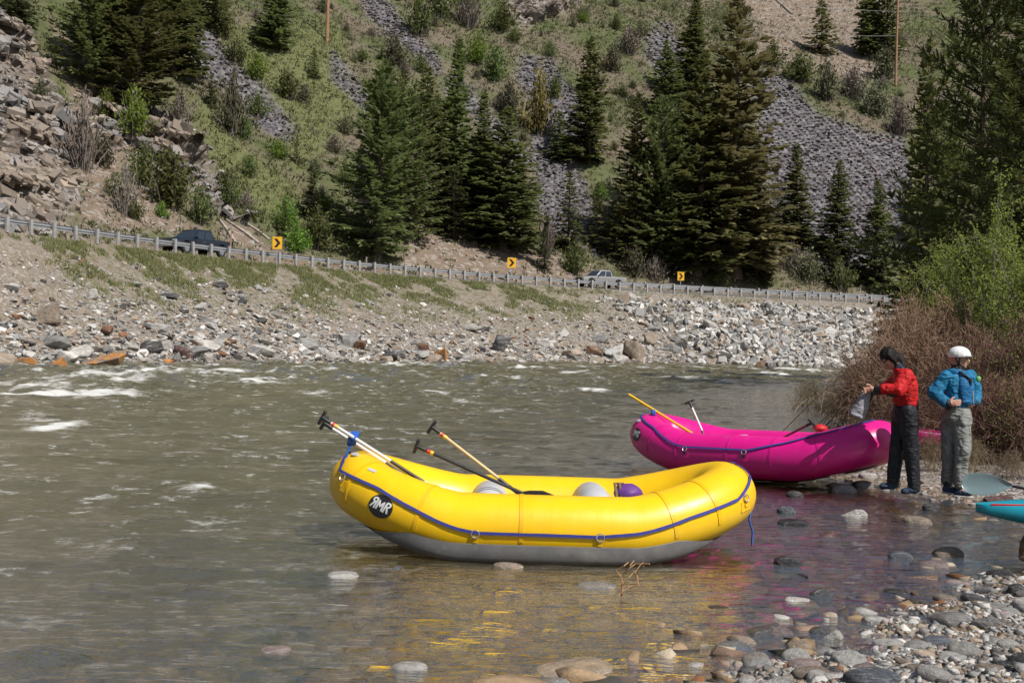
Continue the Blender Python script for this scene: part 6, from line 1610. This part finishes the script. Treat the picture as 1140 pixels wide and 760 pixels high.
# translucent paddle blade
k = N('pale_blade'); k.base((0.30, 0.42, 0.44)); k.rough(.25); k.b.inputs['Transmission Weight'].default_value = .35; k.b.inputs['Alpha'].default_value = .9; M_PBL = k.m
a, b = P(1071, 538, 13.0), P(1127, 541, 12.75); d = (b - a); Lb = d.length; d.normalize(); root = empty('paddle', b); tag(root, 'pale translucent paddle blade lying on the stones beside the kayak', 'paddle'); m = MB(); rings = []
sd = Vector((0, .35, 1)); sd = (sd - d * sd.dot(d)).normalized(); nn = d.cross(sd)
for f, w in ((0, .03), (.05, .085), (.18, .118), (.45, .128), (.7, .10), (.88, .05), (1, .02)):
    c = a + d * Lb * f - b; rings.append([c + sd * w * math.cos(t) + nn * .010 * math.sin(t) + nn * .03 * math.cos(t) ** 2 for t in np.linspace(0, 2 * math.pi, 17)[:-1]])
m.rings(rings).build('blade', M_PBL, root); e = P(1180, 551, 12.5); MB().tube([Vector((0, 0, 0)), e - b, (e - b) * 1.8], .016, 8).build('shaft', M_BSH, root)
# dry twig standing in the water
M_TWIG = plain('orange_twig', (0.34, 0.19, 0.09), .8, 0, .2, 10); g = G(700, 667, 0.0); tw = MB(); base = Vector((float(g[0]), float(g[1]), -.05)); r = random.Random(5)
def tp(px, py): return P(px, py, float(g[1])) - base
for ln, w in (([(692, 664), (693, 650), (691, 640)], .008), ([(691, 642), (699, 634), (708, 629), (722, 626)], .006), ([(691, 642), (687, 636), (695, 630), (700, 627)], .005), ([(692, 657), (702, 653), (710, 650), (709, 640)], .006), ([(709, 645), (706, 636), (712, 628), (716, 625)], .004), ([(709, 643), (711, 634), (716, 629)], .004), ([(699, 634), (701, 628), (706, 624)], .004), ([(693, 650), (699, 641), (708, 636)], .004)):
    tw.tube([tp(*p) + Vector((0, r.uniform(-.05, .05), 0)) for p in ln], w, 5)
o = tw.build('dry_twig', M_TWIG); o.location = base; tag(o, 'dry orange twig sticking out of the water before the yellow raft', 'twig')

# ================================================================ PEOPLE
def solid(name, mb, voxel, mat, parent, it=4, wr=None, fac=0.5):
    """fuse overlapping shapes of mb into one continuous skin"""
    o = mb.build(name, mat, None, True)
    m = o.modifiers.new('r', 'REMESH'); m.mode = 'VOXEL'; m.voxel_size = voxel; m.use_smooth_shade = True
    s = o.modifiers.new('s', 'SMOOTH'); s.factor = fac; s.iterations = it
    dg = bpy.context.evaluated_depsgraph_get(); me = bpy.data.meshes.new_from_object(o.evaluated_get(dg)); bpy.data.objects.remove(o)
    me.name = name; me.materials.clear(); me.materials.append(mat)
    if wr:
        n = len(me.vertices); co = np.empty(n * 3, np.float32); me.vertices.foreach_get('co', co); co = co.reshape(-1, 3); no = np.empty(n * 3, np.float32); me.vertices.foreach_get('normal', no); no = no.reshape(-1, 3)
        f = wr[1]; q = 1 - np.abs(fbm(co[:, 0] * f, co[:, 1] * f, co[:, 2] * f * wr[2], seed=wr[3], o=3)) * 2.2
        co = co + no * (q * wr[0])[:, None]; me.vertices.foreach_set('co', co.astype(np.float32).ravel()); me.update()
    me.polygons.foreach_set('use_smooth', np.ones(len(me.polygons), bool))
    return link(name, me, None, parent)
k = N('skin'); p = k.pos(); k.base(k.ramp(k.noise(p, 14, 4), [(0.3, (0.42, 0.22, 0.155)), (0.7, (0.52, 0.29, 0.205))])); k.rough(.5); k.b.inputs['Subsurface Weight'].default_value = .1; k.b.inputs['Subsurface Radius'].default_value = (.012, .005, .003); M_SKIN = k.m
def cloth(name, c, var=.14, rough=.65, bump=.25): return plain(name, c, rough, 0, var, 9, spec=.3, wrinkle=1.0)
M_REDJ = cloth('red_jacket', (0.50, 0.012, 0.014)); M_BLKT = cloth('black_trousers', (0.012, 0.013, 0.018)); M_BLUJ = cloth('blue_jacket', (0.012, 0.15, 0.29)); M_BLUV = cloth('blue_vest', (0.010, 0.115, 0.27), .1); M_GRYT = cloth('grey_green_trousers', (0.205, 0.212, 0.20)); M_CUFF = cloth('black_neoprene', (0.014, 0.014, 0.016)); M_NAVY = cloth('navy_shoes', (0.02, 0.035, 0.07)); M_SOLE = plain('white_sole', (0.5, 0.5, 0.49), .7); M_HAIR = plain('dark_hair', (0.010, 0.007, 0.006), .62, 0, .3, 30, spec=.2); M_HELM = plain('white_helmet', (0.78, 0.78, 0.77), .22, 0, .02, 3); M_LIPS = plain('lips', (0.32, 0.11, 0.09), .5); M_EYE = plain('eye_dark', (0.02, 0.015, 0.012), .2); M_BEARD = plain('beard', (0.10, 0.055, 0.035), .8, 0, .3, 40)
def hand(mb, w, d, side, curl=.9, s=1.0):
    """palm at wrist w pointing along d, thumb on `side`, fingers curling about side x d"""
    d = Vector(d).normalized(); side = Vector(side); side = (side - d * side.dot(d)).normalized(); nn = d.cross(side).normalized(); w = Vector(w)
    rot = Matrix((side, d, nn)).transposed(); mb.cap(w - d * .03, w + d * .02, .026 * s, .03 * s); mb.ell(w + d * .05 * s, (.041 * s, .05 * s, .017 * s), rot)
    for i, (o_, ln) in enumerate(((.03, .072), (.010, .08), (-.011, .074), (-.031, .058))):
        p0 = w + d * .088 * s + side * o_ * s; a = 0; q = p0
        for j, fr in enumerate((.42, .33, .25)):
            a += curl * (.75 if j else .5); dd = d * math.cos(a) - nn * math.sin(a); e = q + dd * ln * fr * s; mb.cap(q, e, (.0098 - .001 * j) * s, (.0090 - .001 * j) * s, 8); q = e
    t0 = w + d * .03 * s + side * .035 * s; t1 = t0 + (d * .7 + side * .7 - nn * .2).normalized() * .035 * s; t2 = t1 + (d * .8 + side * .1 - nn * .5).normalized() * .03 * s
    mb.cap(t0, t1, .014 * s, .012 * s, 8); mb.cap(t1, t2, .0115 * s, .0095 * s, 8)
def head(mb, c, fwd, up, s=1.0):
    """skull, jaw, nose, brow, ears, lips around centre c"""
    f = Vector(fwd).normalized(); u = Vector(up); u = (u - f * u.dot(f)).normalized(); l = u.cross(f)
    R_ = Matrix((f, l, u)).transposed(); c = Vector(c)
    def q(x, y, z): return c + (f * x + l * y + u * z) * s
    mb.ell(q(-.012, 0, .025), (.098 * s, .077 * s, .095 * s), R_); mb.ell(q(.022, 0, -.035), (.066 * s, .060 * s, .080 * s), R_); mb.ell(q(.062, 0, -.088), (.026 * s, .030 * s, .022 * s), R_)
    mb.cap(q(.084, 0, .018), q(.107, 0, -.024), .011 * s, .016 * s, 8); mb.ell(q(.085, 0, -.030), (.02 * s, .018 * s, .012 * s), R_)
    mb.ell(q(.072, .030, .030), (.018 * s, .026 * s, .010 * s), R_); mb.ell(q(.072, -.030, .030), (.018 * s, .026 * s, .010 * s), R_)
    mb.ell(q(.082, 0, -.058), (.014 * s, .024 * s, .007 * s), R_); mb.ell(q(.080, 0, -.070), (.014 * s, .021 * s, .008 * s), R_)
    for sg in (-1, 1): mb.ell(q(-.01, sg * .078, -.005), (.018 * s, .008 * s, .032 * s), R_); mb.ell(q(.06, sg * .038, -.025), (.02 * s, .018 * s, .02 * s), R_)
    return q, R_
def features(q, R_, parent, s=1.0):
    for sg in (-1, 1):
        MB().ell(q(.080, sg * .030, .010), (.010 * s, .013 * s, .007 * s), R_).build('eye', M_EYE, parent); MB().cap(q(.088, sg * .016, .030), q(.078, sg * .048, .031), .005 * s, .004 * s, 8).build('eyebrow', M_HAIR, parent)
    MB().ell(q(.093, 0, -.064), (.006 * s, .021 * s, .006 * s), R_).build('lips', M_LIPS, parent)
def orings(spec, yaw):
    """elliptic rings (centre, half-width across the body, half-depth along its facing) for a body facing yaw"""
    f = Vector((math.cos(yaw), math.sin(yaw), 0)); l = Vector((-f.y, f.x, 0)); out = []
    for c, w, dp in spec: out.append([Vector(c) + l * w * math.cos(t) + f * dp * math.sin(t) for t in np.linspace(0, 2 * math.pi, 25)[:-1]])
    return out

# ---- person in red, bending over the magenta raft
Dr = 13.85
def J(px, py, dd=0.0): return P(px, py, Dr + dd) - RB
RB = Vector((0, 0, 0)); RB = P(1005, 549, Dr); RB.z = float(bed_z(np.array([RB.x]), np.array([RB.y]))[0]); zoff = Vector((0, 0, 0))
rp_ = empty('person', RB); tag(rp_, 'person in red jacket and black trousers bending over the magenta raft', 'person')
yaw = math.radians(186)
bd = MB(); hf, hu = Vector((-.80, -.16, -.58)), Vector((-.55, 0, .83))
q, R_ = head(bd, J(989.5, 399.5), hf, hu, 1.02)
bd.cap(J(995, 404), J(1004, 415), .055, .065); bd.rings(orings([(J(1005, 416), .10, .08), (J(1007, 424), .15, .10), (J(1007, 436), .145, .10), (J(1008, 450), .14, .09), (J(1008, 462), .14, .09)], yaw))
for a, b, c, e in (((1009, 418, -.19), (1000, 434, -.25), (972.5, 432.5, -.12), -1), ((1003, 418, .18), (987, 431, .20), (969.5, 436.5, .03), 1)):
    bd.cap(J(*a), J(*b), .045, .038); bd.cap(J(*b), J(*c), .038, .026); w = J(*c); hand(bd, w, Vector((-.92, .1 * -e, -.15)), Vector((-.1, -.15, 1)), 1.05)
for a, b, c in (((1010, 456, -.09), (1014, 499, -.10), (1018, 540, -.10)), ((1004, 456, .09), (999, 497, .08), (994, 534, .08))): bd.cap(J(*a), J(*b), .075, .055); bd.cap(J(*b), J(*c), .052, .035); bd.cap(J(*c), J(c[0] - 6, c[1] + 6, c[2]), .035, .03)
body = solid('body', bd, .0055, M_SKIN, rp_, 3); features(q, R_, rp_, 1.02)
hr = MB(); hr.ell(q(-.022, 0, .040), (.106, .090, .100), R_); hr.ell(q(-.055, 0, -.02), (.068, .080, .085), R_)
hr.cap(q(.01, .075, .05), q(-.01, .084, -.05), .03, .022); hr.cap(q(.01, -.075, .05), q(-.01, -.084, -.05), .03, .022); hr.cap(q(-.10, 0, -.02), q(-.145, 0, -.05), .038, .03); hr.cap(q(-.145, 0, -.05), J(1006, 411, -.06), .032, .024); hr.cap(J(1006, 411, -.06), J(1003, 420, -.13), .026, .012)
solid('hair', hr, .009, M_HAIR, rp_, 2, (.005, 30, .5, 4))
jk = MB(); jk.rings(orings([(J(1001, 409), .075, .075), (J(1003, 413), .12, .085), (J(1006, 419), .19, .110), (J(1007, 428), .20, .132), (J(1007.5, 438), .185, .135), (J(1008, 446), .17, .130), (J(1008.5, 451), .165, .128)], yaw))
jk.cap(J(1008.5, 419, -.18), J(1000.5, 434, -.25), .088, .074); jk.cap(J(1000.5, 434, -.25), J(984, 433, -.18), .074, .058); jk.cap(J(1003, 419, .18), J(988, 431, .20), .085, .072); jk.cap(J(988, 431, .20), J(979, 434, .12), .07, .056)
solid('jacket', jk, .011, M_REDJ, rp_, 4, (.012, 9, .7, 11))
cf = MB(); cf.cap(J(989, 434, -.205), J(976, 433, -.135), .062, .046); cf.cap(J(981, 434, .125), J(973, 436, .05), .055, .045); cf.cap(J(998, 437.5, -.255), J(992, 437, -.225), .05, .05); solid('cuffs', cf, .01, M_CUFF, rp_, 3)
cl = MB(); cl.rings(orings([(J(996.5, 403.5), .07, .06), (J(1000, 407.5), .082, .078), (J(1003, 412), .10, .095)], yaw)); solid('collar', cl, .009, cloth('dark_collar', (0.02, 0.03, 0.05)), rp_, 3)
tr = MB(); tr.rings(orings([(J(1008, 445), .15, .11), (J(1008.5, 453), .165, .125), (J(1008, 463), .165, .128), (J(1008, 470), .15, .11)], yaw))
for a, b, c in (((1010.5, 460, -.095), (1014.5, 499, -.10), (1018, 541, -.10)), ((1004, 460, .09), (998.5, 497, .08), (994, 535, .08))): tr.cap(J(*a), J(*b), .108, .084); tr.cap(J(*b), J(*c), .082, .066)
solid('trousers', tr, .012, M_BLKT, rp_, 4, (.013, 8, .6, 13))
for px, py, dd in ((1018, 545, -.10), (994, 540, .08)):
    s_ = MB(); s_.cap(J(px + 2, py - 1, dd), J(px - 12, py + 1.5, dd - .02), .05, .036); s_.cap(J(px, py - 5, dd), J(px, py, dd), .05, .05); solid('shoe', s_, .01, M_NAVY, rp_, 3)
# bag held over the raft
gb = MB(); a, b = J(968, 433.5, -.03), J(953, 464, .02); ax = (b - a).normalized(); rings = []
for f, w, dp in ((-.1, .030, .02), (0, .034, .03), (.12, .05, .035), (.4, .072, .055), (.75, .090, .075), (.95, .10, .08), (1.0, .095, .07)):
    c = a + ax * (b - a).length * f; sx = Vector((.9, 0, .42)); sx = (sx - ax * sx.dot(ax)).normalized(); sy = ax.cross(sx); rings.append([c + sx * w * math.cos(t) + sy * dp * math.sin(t) for t in np.linspace(0, 2 * math.pi, 21)[:-1]])
gb.rings(rings); broot = empty('dry_bag', RB); tag(broot, 'grey fabric bag with a black back held by the person in red', 'bag')
solid('bag_body', gb, .008, cloth('grey_nylon', (0.27, 0.26, 0.29)), broot, 2, (.008, 12, 1, 17))
bk = MB(); bk.cap(a + Vector((.035, .0, -.01)), b + Vector((.075, -.02, .03)), .035, .03); solid('back_panel', bk, .009, M_CUFF, broot, 2)

# ---- person in blue, hands on the belly, looking right
Dr = 13.7; RB = Vector((0, 0, 0)); RB = P(1063, 551, Dr); RB.z = float(bed_z(np.array([RB.x]), np.array([RB.y]))[0])
bp = empty('person', RB); tag(bp, 'person in white helmet and blue life vest standing with hands at the waist', 'person')
yaw = math.radians(-38); f_ = Vector((math.cos(yaw), math.sin(yaw), 0)); l_ = Vector((-f_.y, f_.x, 0))
bd = MB(); q, R_ = head(bd, J(1068, 399), Vector((.90, -.42, -.05)), Vector((.04, 0, 1)), 1.0)
bd.cap(J(1066, 405), J(1065, 414), .055, .062); bd.rings(orings([(J(1064, 415), .11, .08), (J(1064, 424), .165, .10), (J(1065, 438), .15, .10), (J(1066, 452), .14, .09), (J(1065, 465), .14, .09)], yaw))
for a, b, c, dr, sd in (((1051, 418, -.08), (1037.5, 437, -.06), (1055.5, 449, -.20), Vector((.9, -.25, .12)), Vector((0, 0, 1))), ((1080, 419, .08), (1087, 437, .12), (1084.5, 450, -.06), Vector((-.75, -.4, .1)), Vector((0, 0, 1)))):
    bd.cap(J(*a), J(*b), .046, .038); bd.cap(J(*b), J(*c), .038, .027); hand(bd, J(*c), dr, sd, .55)
for a, b, c in (((1059, 460, .02), (1056.5, 501, -.02), (1055, 540, .0)), ((1069, 460, -.08), (1069, 502, -.16), (1067.5, 543, -.14))): bd.cap(J(*a), J(*b), .078, .056); bd.cap(J(*b), J(*c), .053, .036); bd.cap(J(*c), J(c[0] + 7, c[1] + 5, c[2] - .05), .035, .03)
solid('body', bd, .0055, M_SKIN, bp, 3); features(q, R_, bp)
be = MB(); be.cap(q(.05, .03, -.088), q(.05, -.03, -.088), .026, .026); be.cap(q(.0, .058, -.055), q(.05, .03, -.088), .022, .024); be.cap(q(.0, -.058, -.055), q(.05, -.03, -.088), .022, .024); solid('beard', be, .007, M_BEARD, bp, 2)
he = MB(); he.ell(q(-.004, 0, .045), (.130, .114, .102), R_); hm = solid('helmet', he, .008, M_HELM, bp, 1)
# open the helmet below its rim
bm = bmesh.new(); bm.from_mesh(hm.data); fw = (R_ @ Vector((1, 0, 0))).normalized(); uw = (R_ @ Vector((0, 0, 1))).normalized()
bmesh.ops.bisect_plane(bm, geom=bm.verts[:] + bm.edges[:] + bm.faces[:], plane_co=q(0, 0, .016), plane_no=(uw - fw * .10).normalized(), clear_inner=True); bm.to_mesh(hm.data); bm.free(); so = hm.modifiers.new('t', 'SOLIDIFY'); so.thickness = .012; so.offset = -1
bri = MB(); bri.rings([[q(.112 + x, y * 1.0, .035 + z) for y, z in ((-.085, -.002), (-.05, 0), (0, .002), (.05, 0), (.085, -.002), (.085, .006), (.05, .009), (0, .011), (-.05, .009), (-.085, .006))] for x in (-.05, 0, .022)]); bri.build('brim', M_HELM, hm)
MB().tube([q(-.11, .06, .06), q(-.02, .113, .03), q(.06, .098, .034)], .007, 6).build('trim', M_CUFF, hm)
sp = MB(); sp.tube([q(.01, -.085, .03), q(.01, -.082, -.05), q(.04, -.035, -.105), q(.045, 0, -.112)], .008, 6); sp.tube([q(-.05, -.082, .03), q(-.01, -.082, -.04), q(.02, -.06, -.08)], .007, 6); sp.build('chin_strap', M_CUFF, hm)
jk = MB(); jk.rings(orings([(J(1065, 411), .075, .07), (J(1064.5, 414), .12, .09), (J(1064, 418.5), .185, .105), (J(1064.5, 428), .19, .12), (J(1065, 440), .175, .125), (J(1066, 449), .18, .135), (J(1066, 453), .17, .125)], yaw))
jk.cap(J(1053, 420, -.07), J(1040, 437, -.06), .078, .074); jk.cap(J(1040, 437, -.06), J(1052, 447.5, -.17), .072, .056); jk.cap(J(1079, 419, .08), J(1086, 437, .12), .08, .075); jk.cap(J(1086, 437, .12), J(1085, 447, -.02), .07, .056)
solid('jacket', jk, .011, M_BLUJ, bp, 4, (.015, 9, .7, 23))
cf = MB(); cf.cap(J(1049.5, 446, -.16), J(1055.5, 449.2, -.20), .06, .045); cf.cap(J(1085.5, 446, -.02), J(1085, 449.5, -.055), .055, .045); cf.rings(orings([(J(1066, 450), .172, .128), (J(1066, 457), .168, .126)], yaw)); solid('cuffs', cf, .01, M_CUFF, bp, 2)
co_ = MB(); co_.rings(orings([(J(1066.5, 405.5), .062, .062), (J(1066, 409), .075, .072), (J(1065, 413), .10, .09)], yaw)); solid('collar', co_, .009, M_CUFF, bp, 2)
ve = MB(); o_f = f_ * .085
ve.rings([[v + f_ * .09 for v in r_] for r_ in orings([(J(1064.5, 415.5), .09, .055), (J(1065, 420), .135, .08), (J(1066, 428), .165, .095), (J(1066.5, 439), .17, .10), (J(1067, 447), .165, .095), (J(1067, 449.5), .15, .085)], yaw)])
ve.rings([[v - f_ * .06 for v in r_] for r_ in orings([(J(1064.5, 416), .10, .07), (J(1065, 430), .15, .085), (J(1066, 447), .15, .08)], yaw)])
for sg in (-1, 1): ve.cap(J(1064.5, 416) + l_ * sg * .10 + f_ * .09, J(1064.5, 413.5) + l_ * sg * .115 - f_ * .03, .035, .035)
vest = solid('life_vest', ve, .01, M_BLUV, bp, 3, (.004, 7, 1, 29))
def fv(px, py, e=0.0): return J(px, py) + f_ * (.20 + e)
MB().tube([J(1062, 413) + f_ * .10 - l_ * .12, fv(1060, 420, .0) - l_ * .06, fv(1061.5, 430, .0) - l_ * .04], .016, 6).build('strap', M_CUFF, vest); MB().box(fv(1062, 424) - l_ * .05, (.05, .03, .09), Matrix.Rotation(yaw + PI_ / 2, 3, 'Z')).build('knife', M_CUFF, vest, False, .008)
MB().tube([fv(1064, 434, .005) - l_ * .035, fv(1064.5, 441, .005) - l_ * .035, fv(1065, 447, 0) - l_ * .035], .007, 6).build('zip', plain('tan_zip', (.4, .34, .18), .6), vest); MB().ell(fv(1070, 421, -.02) + l_ * .06, (.03, .02, .035)).build('whistle', plain('green_whistle', (.15, .4, .1), .5), vest)
tr = MB(); tr.rings(orings([(J(1066, 452), .162, .122), (J(1065.5, 460), .175, .135), (J(1065, 468), .172, .13), (J(1065, 473), .14, .10)], yaw))
for a, b, c in (((1059.5, 464, .03), (1056.5, 501, -.02), (1054.5, 536, .02)), ((1070.5, 464, -.09), (1071.5, 502, -.18), (1068, 538, -.14))): tr.cap(J(*a), J(*b), .106, .082); tr.cap(J(*b), J(*c), .078, .064)
solid('trousers', tr, .012, M_GRYT, bp, 3, (.017, 8, .55, 33))
for px, py, dd in ((1055, 540, .0), (1068, 543.5, -.14)):
    g_ = MB(); g_.cap(J(px, py - 3, dd), J(px, py + 2, dd), .052, .046); solid('ankle_cuff', g_, .01, M_CUFF, bp, 2)
    s_ = MB(); s_.cap(J(px - 2, py + 4.5, dd), J(px + 11, py + 5.5, dd - .07), .045, .036); s_.cap(J(px, py + 1, dd), J(px, py + 4, dd), .05, .045); sh = solid('shoe', s_, .009, M_NAVY, bp, 2)
    so_ = MB(); so_.cap(J(px - 3, py + 7.8, dd), J(px + 12, py + 8.8, dd - .07), .043, .037, 14); so_.v = [(v[0], v[1], J(px, py + 8.3, dd).z + (v[2] - J(px, py + 8.3, dd).z) * .28) for v in so_.v]; so_.build('sole', M_SOLE, sh)
